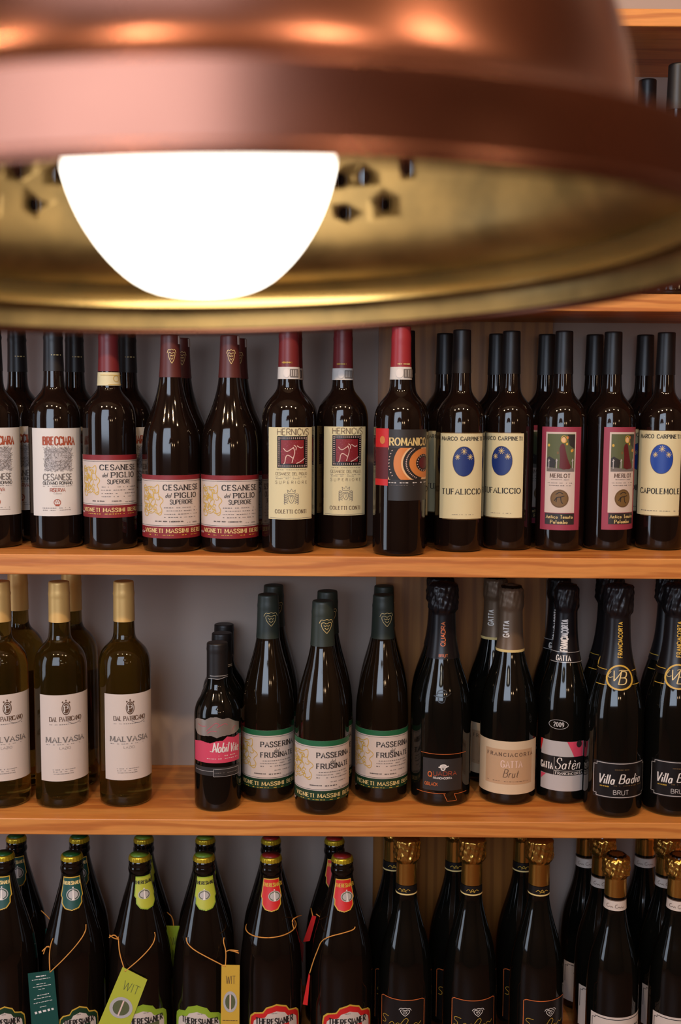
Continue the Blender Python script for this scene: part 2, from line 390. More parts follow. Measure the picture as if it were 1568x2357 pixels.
def crest(s, b, m, seed=4, w=.0006):
    """rampant pair of beasts round a shield, drawn as a tangle of curling lines"""
    out = chaikin([(.12, .02), (.05, .2), (.14, .3), (.0, .5), (.1, .62), (.02, .78), (.12, .98), (.25, .86), (.42, .92), (.6, .86), (.78, 1), (.8, .8), (.74, .66), (1, .5), (.8, .34), (.92, .22), (.86, .02), (.7, .1), (.72, .24), (.5, .08), (.34, .12), (.3, .0), (.12, .02)], 2)
    P = [out]
    rnd = random.Random(seed)
    for k in range(34):
        x, y = rnd.uniform(.14, .74), rnd.uniform(.12, .86); r = rnd.uniform(.07, .16); a0 = rnd.uniform(0, 6.3); t = rnd.choice((-1, 1))
        P.append([(x + r*(1-i/14)*math.cos(a0 + t*i*.45), y + .62*r*(1-i/14)*math.sin(a0 + t*i*.45)) for i in range(11)])
    P += [chaikin([(.22, .8), (.4, .7), (.3, .5), (.5, .3), (.66, .2)]), chaikin([(.62, .82), (.55, .6), (.7, .45), (.45, .2)]), chaikin([(.3, .25), (.5, .45), (.62, .66), (.48, .84)])]
    s.lines('illustration', b, P, w, m)
def shield(s, b, m, w=.0004, part='illustration'):
    P = [chaikin([(.34, .62), (.34, .3), (.5, .1), (.66, .3), (.66, .62), (.34, .62)]), [(.3, .72), (.26, .95), (.4, .82), (.5, 1), (.6, .82), (.74, .95), (.7, .72), (.3, .72)], [(.42, .55), (.58, .55), (.5, .25), (.42, .55)]]
    for sg in (-1, 1):
        for k in range(6):
            y = .12 + .1*k; P.append(chaikin([(.5 + sg*.2, y), (.5 + sg*.34, y + .1), (.5 + sg*.46, y + .02), (.5 + sg*.36, y - .06)]))
    s.lines(part, b, P, w, m)
def heart(s, b, m, w=.0006, neck=True):
    P = [chaikin([(.5, .05), (.22, .35), (.1, .7), (.3, .8), (.5, .66), (.7, .8), (.9, .7), (.78, .35), (.5, .05)]), chaikin([(.0, .72), (.12, .98), (.34, .9), (.5, 1), (.66, .9), (.88, .98), (1, .72)]),
         chaikin([(.3, .6), (.4, .5), (.5, .6), (.6, .5), (.7, .6)]), [(.36, .42), (.5, .3), (.64, .42)]]
    s.lines('illustration', b, P, w, m, neck=neck)

# ------------------------------------------------------------------ the room
SH1 = on_plane_y(784, 1281, 0)[1]; SH1B = on_plane_y(784, 1327.5, 0)[1]
SH2 = on_plane_y(784, 1889, 0)[1]; SH2B = on_plane_y(784, 1926, 0)[1]
SH0 = on_plane_y(1420, 676, 0)[1]; SH0B = on_plane_y(1420, 717, 0)[1]
SHU = on_plane_y(1540, 20, 0)[1]; SHUB = on_plane_y(1540, 61, 0)[1]
SH3 = EYE - .975
WALL = .238                                                # depth of the shelves: the wall stands behind them
RX0, RX1, RY0, ROOMH = WIN2['x'], 2.6, WIN['y'], 4.0
struct(box('floor', RX0-.1, RX1+.1, RY0-.15, WALL+.1, -.1, 0, floor_tile))
struct(box('ceiling', RX0-.1, RX1+.1, RY0-.15, WALL+.1, ROOMH, ROOMH+.1, ceil_paint))
struct(box('wall_back', RX0-.1, RX1+.1, WALL, WALL+.1, 0, ROOMH, wall_paint))
struct(box('wall_left', RX0-.1, RX0, RY0, WALL, 0, ROOMH, room_paint))
struct(box('wall_right', RX1, RX1+.1, RY0, WALL, 0, ROOMH, room_paint))
w = WIN
def wall_with_hole():
    xs, zs = [RX0-.1, w['x0'], w['x1'], RX1+.1], [0, w['z0'], w['z1'], ROOMH]
    v, f = [], []
    for i in range(3):
        for j in range(3):
            if i == 1 and j == 1: continue
            k = len(v); x0, x1, z0, z1 = xs[i], xs[i+1], zs[j], zs[j+1]
            v += [(x, y, z) for x in (x0, x1) for y in (RY0-.15, RY0) for z in (z0, z1)]
            f += [tuple(k+q for q in t) for t in [(0, 1, 3, 2), (4, 6, 7, 5), (0, 4, 5, 1), (2, 3, 7, 6), (0, 2, 6, 4), (1, 5, 7, 3)]]
    return struct(mesh_obj('wall_front', v, f, room_paint, smooth=False))
wall_with_hole()
win = struct(empty('window_1', ((w['x0']+w['x1'])/2, RY0-.1, w['z0'])))
fr = mat('window_frame_paint', (150, 120, 90), .5); gl = mat('window_pane_glass', (200, 215, 230), .05)
hw, hh = (w['x1']-w['x0'])/2, w['z1']-w['z0']
for a in ((-hw, hw, 0, .05), (-hw, hw, hh-.05, hh), (-hw, -hw+.05, .05, hh-.05), (hw-.05, hw, .05, hh-.05)):
    box('window_frame', a[0], a[1], -.03, .03, a[2], a[3], fr, win)
gl.node_tree.nodes['Principled BSDF'].inputs['Transmission Weight'].default_value = 1
box('pane', -hw+.05, hw-.05, -.006, .006, .05, hh-.05, gl, win)

door = struct(empty('door_1', (RX0, (WIN2['y0']+WIN2['y1'])/2, 0)))
for a in ((-.56, .56, 0, WIN2['z0']), (-.56, .56, WIN2['z1'], WIN2['z1']+.08), (-.56, -.49, WIN2['z0'], WIN2['z1']), (.49, .56, WIN2['z0'], WIN2['z1'])):
    box('door_frame', .0, .02, a[0], a[1], a[2], a[3], fr, door)
box('pane', .002, .006, -.49, .49, WIN2['z0'], WIN2['z1'], gl, door)

# ------------------------------------------------------------------ the shelving
shelving = tag(empty('wall_shelving', (0, 0, 0)), 'oak wall shelving carrying rows of wine and beer bottles', 'shelf')
SX0, SX1 = -1.25, 1.25
for top, bot in ((.14, .10), (SH3, SH3-.026), (SH2, SH2B), (SH1, SH1B), (SH0, SH0B), (SHU, SHUB), (2.42, 2.39)):
    o = box('shelf_board', SX0, SX1, 0, WALL, min(top, bot), max(top, bot), oak, shelving, bev=.0012)
for x in (SX0-.03, SX1):
    box('side_panel', x, x+.03, 0, WALL, 0, 2.45, oak, shelving)
bx0, bx1 = on_plane_y(868, 1100, WALL)[0], on_plane_y(1262, 1100, WALL)[0]
box('back_panel', bx0, bx1, WALL-.008, WALL, .12, 2.40, oak_back, shelving)

# ------------------------------------------------------------------ bottle shapes: (height fraction, radius fraction)
BASE = [(0, .55), (.004, .9), (.007, .955), (.014, .99), (.03, 1.0)]
SHAPES = {
 'bordeaux': [(.56, 1), (.595, .992), (.62, .965), (.646, .90), (.668, .79), (.686, .66), (.702, .54), (.72, .445), (.74, .412), (.76, .40), (.813, .378), (.94, .35), (1, .345)],
 'tall_bordeaux': [(.60, 1), (.635, .985), (.66, .95), (.683, .88), (.70, .79), (.714, .68), (.727, .56), (.74, .47), (.756, .42), (.78, .40), (.83, .39), (.94, .38), (1, .37)],
 'burgundy': [(.43, 1), (.49, .995), (.53, .97), (.571, .91), (.608, .81), (.651, .675), (.704, .535), (.757, .437), (.795, .39), (.864, .345), (.97, .315), (1, .31)],
 'passerina': [(.40, 1), (.45, .99), (.493, .96), (.546, .895), (.60, .805), (.654, .69), (.707, .57), (.761, .475), (.79, .435), (.868, .405), (.94, .39), (1, .37)],
 'sparkling': [(.34, 1), (.40, .995), (.44, .98), (.481, .945), (.532, .86), (.582, .735), (.633, .605), (.684, .51), (.734, .45), (.785, .415), (.85, .395), (1, .37)],
 'half': [(.54, 1), (.585, .99), (.62, .935), (.655, .82), (.69, .67), (.715, .56), (.74, .48), (.77, .445), (.82, .435), (1, .43)],
 'prosecco': [(.30, 1), (.36, .99), (.41, .965), (.46, .92), (.51, .84), (.56, .73), (.61, .60), (.66, .49), (.70, .42), (.73, .385), (.80, .365), (1, .35)],
 'spumante': [(.34, 1), (.40, .98), (.45, .945), (.50, .88), (.55, .77), (.60, .64), (.65, .53), (.70, .455), (.74, .42), (.80, .40), (1, .38)],
 'beer': [(.42, 1), (.47, .985), (.53, .945), (.585, .89), (.64, .79), (.70, .68), (.76, .565), (.81, .475), (.85, .405), (.885, .355), (.915, .33), (.94, .32), (1, .32)],
}
def radius_fn(shape, R, H):
    pts = chaikin([(0.03, 1.0)] + SHAPES[shape], 2)
    def rad(z):
        t = z/H
        if t <= pts[0][0]: return R
        for a, b in zip(pts, pts[1:]):
            if a[0] <= t <= b[0]: return R*(a[1] + (b[1]-a[1])*(t-a[0])/max(b[0]-a[0], 1e-9))
        return R*pts[-1][1]
    return rad, pts
def place(px, py, R, Z):
    xf, yf = on_plane_z(px, py, Z); yc = max(yf, .002) + R*.985
    return xf*(yc+DIST)/(yf+DIST), yc
def azim(X, Y): return math.atan2(-X, Y + DIST)
TYPES = {}
def proto(name, shape, px, base_y, hw, top, Z, glass, ypos=None, H=None, axis_ref=None):
    """px/base_y: foot of the bottle in the photograph, hw: half width in px, top: (px, py) of the top centre"""
    dz = .12
    R = hw*((.06+DIST)*CP + (EYE-Z-dz)*SP)/FPX
    if ypos is None: X, Y = place(px, base_y, R, Z)
    else:
        Y = ypos; X = on_plane_y(axis_ref[0], axis_ref[1], Y)[0]
    if H is None: H = on_plane_y(top[0], top[1], Y)[1] - Z
    rad, pts = radius_fn(shape, R, H)
    root = empty(name, (X, Y, Z))
    prof = [(R*r, H*t) for t, r in BASE] + [(R*r, H*t) for t, r in pts[1:]]
    if shape == 'beer': prof[-1] = (prof[-1][0]*.9, H*.985)
    else: prof[-1] = (prof[-1][0]*.9, H - .002)
    lathe('glass_body', prof, glass, root)
    B = dict(X=X, Y=Y, Z=Z, R=R, H=H, rad=rad, root=root, az=azim(X, Y), name=name)
    TYPES[name] = B
    return B
def neckB(B, off=.0):
    r0 = B['rad']; return dict(B, cone=True, rad=lambda z: r0(z) + off)
def capsule(B, t0, m, ring=None, name='capsule', t1=1.0, off=.0006, lip=True, flat=.86):
    rad, H = B['rad'], B['H']; n = 16; P = []
    for i in range(n+1):
        t = t0 + (t1-t0)*i/n; r = rad(t*H) + off
        if ring and abs(t-ring) < .012: r += .0007*(1 - abs(t-ring)/.012)
        P.append((r, t*H))
    P.insert(0, (P[0][0]-.0007, P[0][1])); P.insert(1, P[1])
    if t1 >= .999:
        r = P[-1][0]; P[-1] = (r, H-.0016); P += [(r-.0006, H-.0004), (r-.0016, H), (r-.0016, H), (r*.3, H)]
    return lathe(name, P, m, B['root'], seg=40)
def band(B, sheet, x0, x1, y0, y1, m, name='neck_band', off=.0009):
    """paper band round the neck between two picture heights"""
    v0, v1 = sheet.hit((x0+x1)/2, y1, .014)[1], sheet.hit((x0+x1)/2, y0, .014)[1]
    rad = B['rad']
    P = [(rad(v0 + (v1-v0)*i/4) + off, v0 + (v1-v0)*i/4) for i in range(5)]
    return lathe(name, P, M[m] if isinstance(m, str) else m, B['root'], seg=40, caps=False)
def foil(B, t0, m, seed=1, amp=.0012, head=(.0035, .86, .985), name='foil'):
    """crumpled foil hood over cork and wire: head = extra radius, from, to"""
    rad, H = B['rad'], B['H']; rnd = random.Random(seed); seg, n = 72, 44; v, f = [], []; ph = [rnd.uniform(0, 6.28) for _ in range(6)]
    for i in range(n+1):
        t = t0 + (1.0-t0)*i/n; r0 = rad(t*H) + .0008
        k = max(0, min(1, (t-head[1])/.02)); r0 += head[0]*k
        if t > head[2]: r0 *= max(.15, 1 - ((t-head[2])/(1.0001-head[2]))**2*.75)
        for j in range(seg):
            a = 2*math.pi*j/seg; d = amp*k*(.55*math.sin(9*a + ph[0] + 3*math.sin(34*t + ph[1])) + .5*math.sin(17*a + ph[2] - 70*t) + .5*abs(math.sin(11.5*a + ph[3] + 55*t)) + .3*math.sin(5*a + 210*t + ph[4]) + .5*(rnd.random()-.5))
            v.append(((r0+d)*math.sin(a), -(r0+d)*math.cos(a), t*H))
    for i in range(n):
        for j in range(seg):
            j2 = (j+1) % seg; f.append((i*seg+j, i*seg+j2, (i+1)*seg+j2, (i+1)*seg+j))
    f.append(tuple(n*seg+k for k in range(seg)))
    o = mesh_obj(name, v, f, m, B['root'])
    return o
def copy_tree(o, parent=None):
    c = o.copy(); col.objects.link(c); c.parent = parent
    for ch in o.children: copy_tree(ch, c)
    return c
def put(typ, label, X=None, Y=None, group=None, lab=None, rz=None, scale=None, Z=None, cat='wine bottle'):
    """first use of a type keeps the prototype where the photograph shows it; later ones are copies"""
    B = TYPES[typ]
    if not B.get('used') and X is None: o = B['root']; B['used'] = True; X, Y = B['X'], B['Y']
    else:
        o = copy_tree(B['root']); o.location = (X, Y, B['Z'] if Z is None else Z)
        if rz is None: rz = azim(X, Y) - B['az']
        if lab:
            T = dict(B, X=X, Y=Y, Z=B['Z'] if Z is None else Z); T.pop('cone', None)
            S = Sheet(T, lab[0], lab[1]); rz = S.hit(0, 0)[0] - B['lab']
        o.rotation_euler = (0, 0, rz)
        if scale: o.scale = (scale, scale, scale)
    tag(o, label, cat, group)
    return o
def put_px(typ, px, py, label, **k):
    X, Y = place(px, py, TYPES[typ]['R'], TYPES[typ]['Z']); return put(typ, label, X, Y, **k)
def put_back(typ, px, py, Y, label, **k):
    """a bottle standing further in: its axis meets the picture at (px, py), its depth is given"""
    X = on_plane_y(px, py, Y)[0]; return put(typ, label, X, Y, **k)

# ================================================================== upper row: bottle kinds
def micro_block(s, x0, x1, ys, m, h=10):
    for i, y in enumerate(ys): s.micro(x0 + (i % 2)*4, x1 - (i*7 % 11), y, m, h, seed=i+1)
def wrapped_estate_label(B, s, x0, x1, ytop, yp0, yp1, ybot, crestbox, c_top, c_bot, words, micros, foot, mark):
    """cream label between coloured bands, crest on one side"""
    s.rect('front_label', x0, x1, ytop, ybot, 'blush', 1, el=.12, er=.12)
    s.rect('top_band', x0, x1, ytop, yp0, c_top, 2, el=.12, er=.12)
    s.rect('bottom_band', x0, x1, yp1, ybot, c_bot, 2, el=.12, er=.12)
    s.rule(x0, x1, yp0 + 11, 'ink', .0004, er=.1); s.rule(x0, x1, yp1 - 10, 'ink', .0005, er=.1)
    crest(s, crestbox, 'gold', w=.0010)
    for t in words: s.text(*t)
    for a in micros: s.micro(*a)
    s.text('VIGNETI MASSIMI BERU', *foot, 'pgold', wt=1.15)
    h = foot[3] - foot[2]
    s.micro(foot[0] + 30, foot[1] - 15, foot[3] + h*.65, 'gold', 12, 3)
    s.lines('maker_mark', mark, [chaikin([(0, .2), (.4, .9), (.7, .3), (1, .7)]), [(.1, 0), (.9, .1)]], .0006, 'white')

# --- white label with an engraving
B = proto('engraved_label_bottle', 'bordeaux', 131, 1264, 60, (130, 752), SH1, glass_red)
capsule(B, .80, cap_black, ring=.95)
s = Sheet(B, 0, 760)
s.rect('front_label', 285, 695, 842, 1597, 'paper'); s.rect('illustration', 384, 612, 1015, 1205, 'grey', 2)
s.text('BRECCIARA', 372, 632, 917, 985, 'rust', gap=.2)
rnd = random.Random(3); P = []
for k in range(560):
    x, y = rnd.random(), rnd.random()
    if .25 < x < .72 and .42 < y < .86 and rnd.random() < .75: continue
    a = rnd.choice((.5, -.5, 1.1, 2.2)); l = rnd.uniform(.03, .09)
    P.append([(x, y), (x + l*math.cos(a), y + l*math.sin(a))])
P += [chaikin([(.25 + .12*i, .62), (.25 + .12*i, .74), (.31 + .12*i, .78), (.37 + .12*i, .74), (.37 + .12*i, .62)]) for i in range(4)]
P += [[(.22, .80), (.75, .80)], [(.22, .83), (.75, .83)], chaikin([(.75, .5), (.5, .3), (.6, .2), (.35, 0)]), chaikin([(.85, .5), (.65, .3), (.75, .2), (.55, 0)])]
s.lines('illustration', (378, 618, 1005, 1215), P, .00042, 'soft')
s.text('CESANESE', 375, 615, 1237, 1288, 'soft', 'sans', gap=.2); s.text('OLEVANO ROMANO', 372, 618, 1300, 1327, 'ink', 'sans', gap=.2)
s.micro(372, 618, 1340, 'soft', 9); s.text('RISERVA', 432, 558, 1357, 1388, 'rust', 'sans', gap=.2); s.micro(460, 528, 1405, 'soft', 10)
s.ring('emblem', 493, 1480, 28, 26, .001, 'rust'); s.lines('emblem', (470, 516, 1452, 1510), [[(.1, .8), (.3, .4), (.5, .9), (.7, .4), (.9, .8)], [(.2, .2), (.8, .2)], [(.1, .0), (.9, .0)]], .0009, 'rust')
micro_block(s, 368, 612, (1528, 1546), 'soft', 9)
s.build(B['root'], ['front_label'])
n = Sheet(neckB(B, .0007), 0, 760); n.micro(440, 520, 212, 'pgold', 22); n.build(B['root'], ['lettering'])
B['lab'] = s.hit(490, 1200)[0]

# --- bordeaux shaped estate bottle with dark red bands
B = proto('banded_estate_bottle', 'bordeaux', 255.8, 1267, 61.5, (257, 752), SH1, glass_red)
capsule(B, .80, cap_wine, ring=.95)
s = Sheet(B, 0, 760)
wrapped_estate_label(B, s, 720, 1172, 1073, 1117, 1506, 1612, (726, 868, 1150, 1425), 'red', 'red',
    [('CESANESE', 860, 1152, 1157, 1199, 'ink', 'serif'), ('del', 880, 930, 1225, 1262, 'ink', 'script'), ('PIGLIO', 957, 1142, 1221, 1262, 'ink', 'serif'), ('SUPERIORE', 925, 1115, 1284, 1318, 'ink', 'hand')],
    [(875, 1155, 1346, 'soft', 11, 1), (870, 1150, 1373, 'soft', 11, 2), (875, 1155, 1401, 'soft', 11, 3), (875, 1145, 1429, 'soft', 11, 4), (800, 900, 1468, 'ink', 18, 5), (950, 1045, 1468, 'ink', 18, 6), (1062, 1155, 1470, 'soft', 14, 7)],
    (735, 1165, 1530, 1560), (721, 734, 1542, 1560))
s.build(B['root'], ['front_label'])
n = Sheet(neckB(B, .0012), 0, 760)
band(B, n, 862, 1045, 362, 476, 'cream', 'seal_band')
n.rule(865, 1040, 385, 'gold', .0006); n.rule(930, 1040, 466, 'gold', .0006); n.ring('illustration', 995, 415, 22, 26, .0006, 'gold'); n.build(B['root'], ['lettering', 'illustration'])
B['lab'] = s.hit(945, 1300)[0]

# --- burgundy shaped estate bottle with dark red bands
B = proto('burgundy_estate_bottle', 'burgundy', 395.7, 1273, 66, (403, 771), SH1, glass_red)
capsule(B, .805, cap_brown)
s = Sheet(B, 300, 760)
wrapped_estate_label(B, s, 110, 597, 1247, 1287, 1690, 1790, (120, 295, 1316, 1600), 'red', 'red',
    [('CESANESE', 284, 573, 1329, 1372, 'ink', 'serif'), ('del', 302, 357, 1400, 1438, 'ink', 'script'), ('PIGLIO', 382, 558, 1396, 1436, 'ink', 'serif'), ('SUPERIORE', 343, 532, 1456, 1492, 'ink', 'hand')],
    [(292, 572, 1524, 'soft', 11, 1), (290, 570, 1551, 'soft', 11, 2), (292, 572, 1579, 'soft', 11, 3), (292, 560, 1607, 'soft', 11, 4), (215, 318, 1642, 'ink', 18, 5), (336, 460, 1644, 'ink', 20, 6), (480, 566, 1646, 'soft', 14, 7)],
    (138, 588, 1708, 1740), (110, 134, 1712, 1734))
s.build(B['root'], ['front_label'])
n = Sheet(neckB(B, .0008), 300, 760); heart(n, (318, 392, 160, 292), 'pgold', .0007)
n.build(B['root'], ['illustration'])
n = Sheet(neckB(B, .0009), 300, 760); n.rect('price_sticker', 408, 458, 50, 122, 'paper', 1); n.build(B['root'], ['price_sticker'])
B['lab'] = s.hit(350, 1480)[0]

# --- cream label, red woodcut picture
def seal(B, n, x0, x1, y0, y1):
    band(B, n, x0, x1, y0, y1, 'paper', 'seal_band')
    w_ = x1 - x0
    n.ell('illustration', x0 + .42*w_, (y0+y1)/2, .15*w_, .36*(y1-y0), 'white', 2)
    n.rect('illustration', x0 + .58*w_, x1 - 8, y0 + 18, y1 - 16, 'soft', 2)
    n.lines('illustration', (x0 + .6*w_, x1 - 10, y0 + 26, y1 - 24), [[(.12 + .22*i, 0), (.12 + .22*i, 1)] for i in range(4)], .0008, 'paper', 3)
    n.build(B['root'], ['illustration', 'lettering'])
B = proto('woodcut_label_bottle', 'bordeaux', 663.7, 1276, 61, (668, 748), SH1, glass_red)
capsule(B, .80, cap_wine, ring=.95)
s = Sheet(B, 580, 740)
s.rect('front_label', 146, 512, 910, 1702, 'cream')
s.text('HERNICVS', 222, 482, 922, 975, 'brownink', 'thin', gap=.2)
s.rect('illustration', 219, 475, 986, 1258, 'black', 2); s.rect('illustration', 250, 444, 1020, 1222, 'red', 3)
P = []
for i in range(15): P += [[(.06 + .063*i, .03), (.06 + .063*i, .09)], [(.06 + .063*i, .91), (.06 + .063*i, .97)], [(.03, .06 + .063*i), (.09, .06 + .063*i)], [(.91, .06 + .063*i), (.97, .06 + .063*i)]]
s.lines('illustration', (219, 475, 986, 1258), P, .0007, 'skin', 4)
P = [chaikin([(.2, .62), (.3, .5), (.42, .58), (.5, .64)]), chaikin([(.5, .66), (.56, .5), (.5, .3), (.46, .16)]), chaikin([(.5, .3), (.34, .42), (.27, .36), (.25, .16), (.2, .12)]), chaikin([(.52, .72), (.6, .66), (.58, .56)]), chaikin([(.6, .14), (.75, .2), (.88, .3)]), chaikin([(.62, .7), (.74, .62), (.82, .66)])]
s.lines('illustration', (219, 475, 986, 1258), P, .0011, 'skin', 5)
rnd = random.Random(9)
s.lines('illustration', (250, 444, 1020, 1222), [[(x, y), (x + rnd.uniform(-.08, .08), y + rnd.uniform(-.06, .06))] for x, y in [(rnd.uniform(.05, .95), rnd.uniform(.05, .95)) for _ in range(46)]], .0006, 'mauve', 4)
s.micro(215, 462, 1274, 'soft', 8); s.text('CESANESE DEL PIGLIO', 205, 468, 1297, 1320, 'brownink', 'thin', gap=.2); micro_block(s, 205, 466, (1336, 1350), 'soft', 7)
s.text('SUPERIORE', 206, 468, 1370, 1394, 'brownink', 'thin', gap=.75)
shield(s, (268, 408, 1438, 1582), 'soft', .0007, 'coat_of_arms'); s.text('COLETTI CONTI', 202, 462, 1618, 1648, 'brownink', 'serif', wt=.8); s.rule(160, 505, 1690, 'soft', .0004)
s.build(B['root'], ['front_label'])
n = Sheet(neckB(B, .0012), 580, 740); seal(B, n, 222, 405, 390, 494); n2 = Sheet(neckB(B, .0007), 580, 740); n2.micro(262, 356, 352, 'gold', 30); n2.build(B['root'], ['lettering'])
B['lab'] = s.hit(330, 1300)[0]

# --- dark label with a mosaic
B = proto('mosaic_label_bottle', 'bordeaux', 917.7, 1282, 60, (930, 752), SH1, glass_red)
capsule(B, .805, cap_red, ring=.945)
s = Sheet(B, 840, 740)
s.rect('front_label', 205, 520, 928, 1540, 'charcoal', er=.06)
s.rect('side_label', 96, 206, 918, 1080, 'bred', 1); s.rect('side_label', 96, 203, 1080, 1352, 'maroon', 1); s.rect('side_label', 92, 198, 1352, 1408, 'bred', 1)
s.text('ROMANICO', 217, 514, 1002, 1064, 'pgold', 'serif', gap=.2)
b = (202, 520, 1086, 1360); s.rect('illustration', *b, 'peach', 2, er=.04)
def arc(cx, cy, r0, r1, a0=0, a1=6.2832, n=30):
    A = [(cx + r1*math.sin(a0 + (a1-a0)*k/n), cy + r1*1.16*math.cos(a0 + (a1-a0)*k/n)) for k in range(n+1)]
    Bk = [(cx + r0*math.sin(a0 + (a1-a0)*k/n), cy + r0*1.16*math.cos(a0 + (a1-a0)*k/n)) for k in range(n, -1, -1)]
    return [(min(1.03, max(0, x)), min(1, max(0, y))) for x, y in A + Bk]
for r0, r1, m_, l_ in ((.74, .94, 'ink', 3), (.58, .74, 'orange', 3), (.40, .54, 'ink', 3), (.24, .40, 'orange', 3), (.0, .24, 'ink', 3), (.0, .16, 'maroon', 4)):
    s.poly('illustration', b, arc(.86, .52, r0, r1, 3.3 if r0 > .3 else 0, 6.1 if r0 > .3 else 6.2832), m_, l_)
P = []
for k in range(26):
    a = 3.35 + 2.7*k/26
    for rr in (.47, .84):
        x, y = .86 + rr*math.sin(a), .52 + rr*1.16*math.cos(a)
        if 0 < x < 1 and .03 < y < .97: P.append([(x-.012, y), (x+.012, y + .02)])
for k in range(18):
    a = 6.2832*k/18; P.append([(.86 + .19*math.sin(a), .52 + .22*math.cos(a)), (.86 + .22*math.sin(a), .52 + .26*math.cos(a))])
s.lines('illustration', b, P, .0011, 'skin', 5)
s.micro(205, 520, 1386, 'white', 16); s.micro(205, 520, 1408, 'soft', 9)
s.ell('emblem', 155, 1018, 22, 34, 'orange', 3)
s.build(B['root'], ['front_label', 'side_label'])
n = Sheet(neckB(B, .0012), 840, 740); seal(B, n, 212, 422, 390, 499); n2 = Sheet(neckB(B, .0007), 840, 740); n2.micro(284, 385, 365, 'pgold', 26); n2.build(B['root'], ['lettering'])
B['lab'] = s.hit(360, 1200)[0]

# --- cream label with a blue oval (two wordings)
def oval_label(nm, px, base_y, topx, ox, lab, top, words, oval, ovm, foot):
    B = proto(nm, 'bordeaux', px, base_y, 57, topx, SH1, glass_red)
    capsule(B, .805, cap_black)
    s = Sheet(B, ox, 740)
    s.rect('front_label', *lab, 'cream')
    s.rule(lab[0]+20, lab[1]-8, lab[2]-4, 'bronze', .0006); s.rule(lab[0]+20, lab[1]-8, lab[3]+5, 'bronze', .0006)
    s.text('MARCO CARPINETI', *top, 'ink', 'serif'); s.text(*words, 'ink', 'serif', wt=.9)
    cx, cy, rx, ry = oval; s.ell('illustration', cx, cy, rx, ry, ovm, 2); s.ring('illustration', cx, cy, rx, ry, .0005, 'brownink', 3)
    for dx, dy, q in ((-.55, .3, 1), (.05, .68, 1.2), (.62, .3, 1.1)):
        P = [[(.5, .5), (.5 + .5*math.sin(6.2832*k/9), .5 + .5*math.cos(6.2832*k/9))] for k in range(9)]
        s.lines('illustration', (cx + dx*rx - 22*q, cx + dx*rx + 22*q, cy - dy*ry - 24*q, cy - dy*ry + 24*q), P, .0006, 'pgold', 4)
    s.lines('illustration', (cx - .5*rx, cx + .6*rx, cy - .8*ry, cy - .2*ry), [chaikin([(0, .2), (.5, .9), (1, .2)])], .0004, 'bronze', 3)
    s.micro(*foot, 'soft', 10)
    s.build(B['root'], ['front_label']); B['lab'] = s.hit((lab[0]+lab[1])/2, (lab[2]+lab[3])/2)[0]
    return B
oval_label('oval_label_bottle', 1055, 1272, (1060, 759), 840, (648, 1003, 962, 1697), (668, 999, 992, 1022), ('TUFALICCIO', 668, 988, 1440, 1484), (848, 1203, 91, 128), 'dblue', (750, 932, 1660))
oval_label('oval_label_bottle_capolemole', 1517, 1268, (1529, 765), 1148, (1202, 1560, 940, 1668), (1230, 1556, 972, 1003), ('CAPOLEMOLE', 1226, 1550, 1436, 1480), (1402, 1182, 96, 127), 'blue', (1212, 1548, 1628))
TYPES['oval_label_bottle_capolemole']['root'].name = 'blue_oval_bottle'

# --- mauve label with a painted figure and a coin seal
B = proto('painted_label_bottle', 'bordeaux', 1286, 1270, 57, (1302, 762), SH1, glass_red)
capsule(B, .805, cap_black)
s = Sheet(B, 1148, 740)
s.rect('front_label', 367, 697, 906, 1794, 'mauve')
s.rect('inner_label', 404, 656, 950, 1645, 'blush', 2)
b = (420, 652, 966, 1290); s.rect('illustration', *b, 'olive', 3)
s.poly('illustration', b, [(0, 0), (1, 0), (1, .1), (.6, .06), (0, .12)], 'soft', 4)
for a in ([(0, .12), (.3, .1), (.34, .3), (.1, .4), (0, .35)], [(.72, .98), (1, .98), (1, .6), (.8, .7)]): s.poly('illustration', b, a, 'charcoal', 4)
s.poly('illustration', b, chaikin([(.46, .1), (.48, .45), (.44, .6), (.5, .74), (.62, .74), (.68, .5), (.76, .3), (.9, .08), (.6, .06)], 1), 'maroon', 5)
s.ell('illustration', 560, 1018, 18, 26, 'peach', 6); s.ring('illustration', 562, 1012, 24, 30, .0009, 'gold', 6)
rnd = random.Random(5)
for k in range(10): s.ell('illustration', rnd.uniform(430, 645), rnd.uniform(985, 1150), 9, 12, rnd.choice(('gold', 'bronze', 'orange')), 4)
for x in (436, 500, 632): s.lines('illustration', (x-10, x+10, 1160, 1262), [[(.5, 0), (.5, .8)], [(.1, .6), (.9, .7)]], .0012, 'grey', 6)
s.ring('illustration', 536, 1128, 115, 161, .0005, 'olive', 3) if False else None
s.text('MERLOT', 446, 612, 1309, 1341, 'brownink', 'serif', lay=5); s.micro(452, 606, 1360, 'soft', 10); micro_block(s, 425, 632, (1388, 1410), 'soft', 11)
s.ell('coin_seal', 523, 1522, 77, 78, 'bronze', 4); s.ring('coin_seal', 523, 1522, 70, 71, .0006, 'brownink', 5)
s.lines('coin_seal', (470, 575, 1465, 1575), [chaikin([(.1, .3), (.3, .6), (.6, .6), (.9, .7)]), chaikin([(.3, .6), (.25, .2)]), chaikin([(.6, .6), (.65, .2), (.8, .1)]), chaikin([(.2, .8), (.5, 1), (.8, .85)])], .0011, 'ink', 5)
s.rect('name_strip', 400, 645, 1650, 1745, 'charcoal', 3); s.text('Antica Tenuta', 412, 632, 1664, 1692, 'pgold', 'serif', lay=5); s.text('Palombo', 446, 588, 1708, 1736, 'pgold', 'serif', lay=5)
s.build(B['root'], ['front_label', 'inner_label', 'name_strip'])
B['lab'] = s.hit(530, 1350)[0]

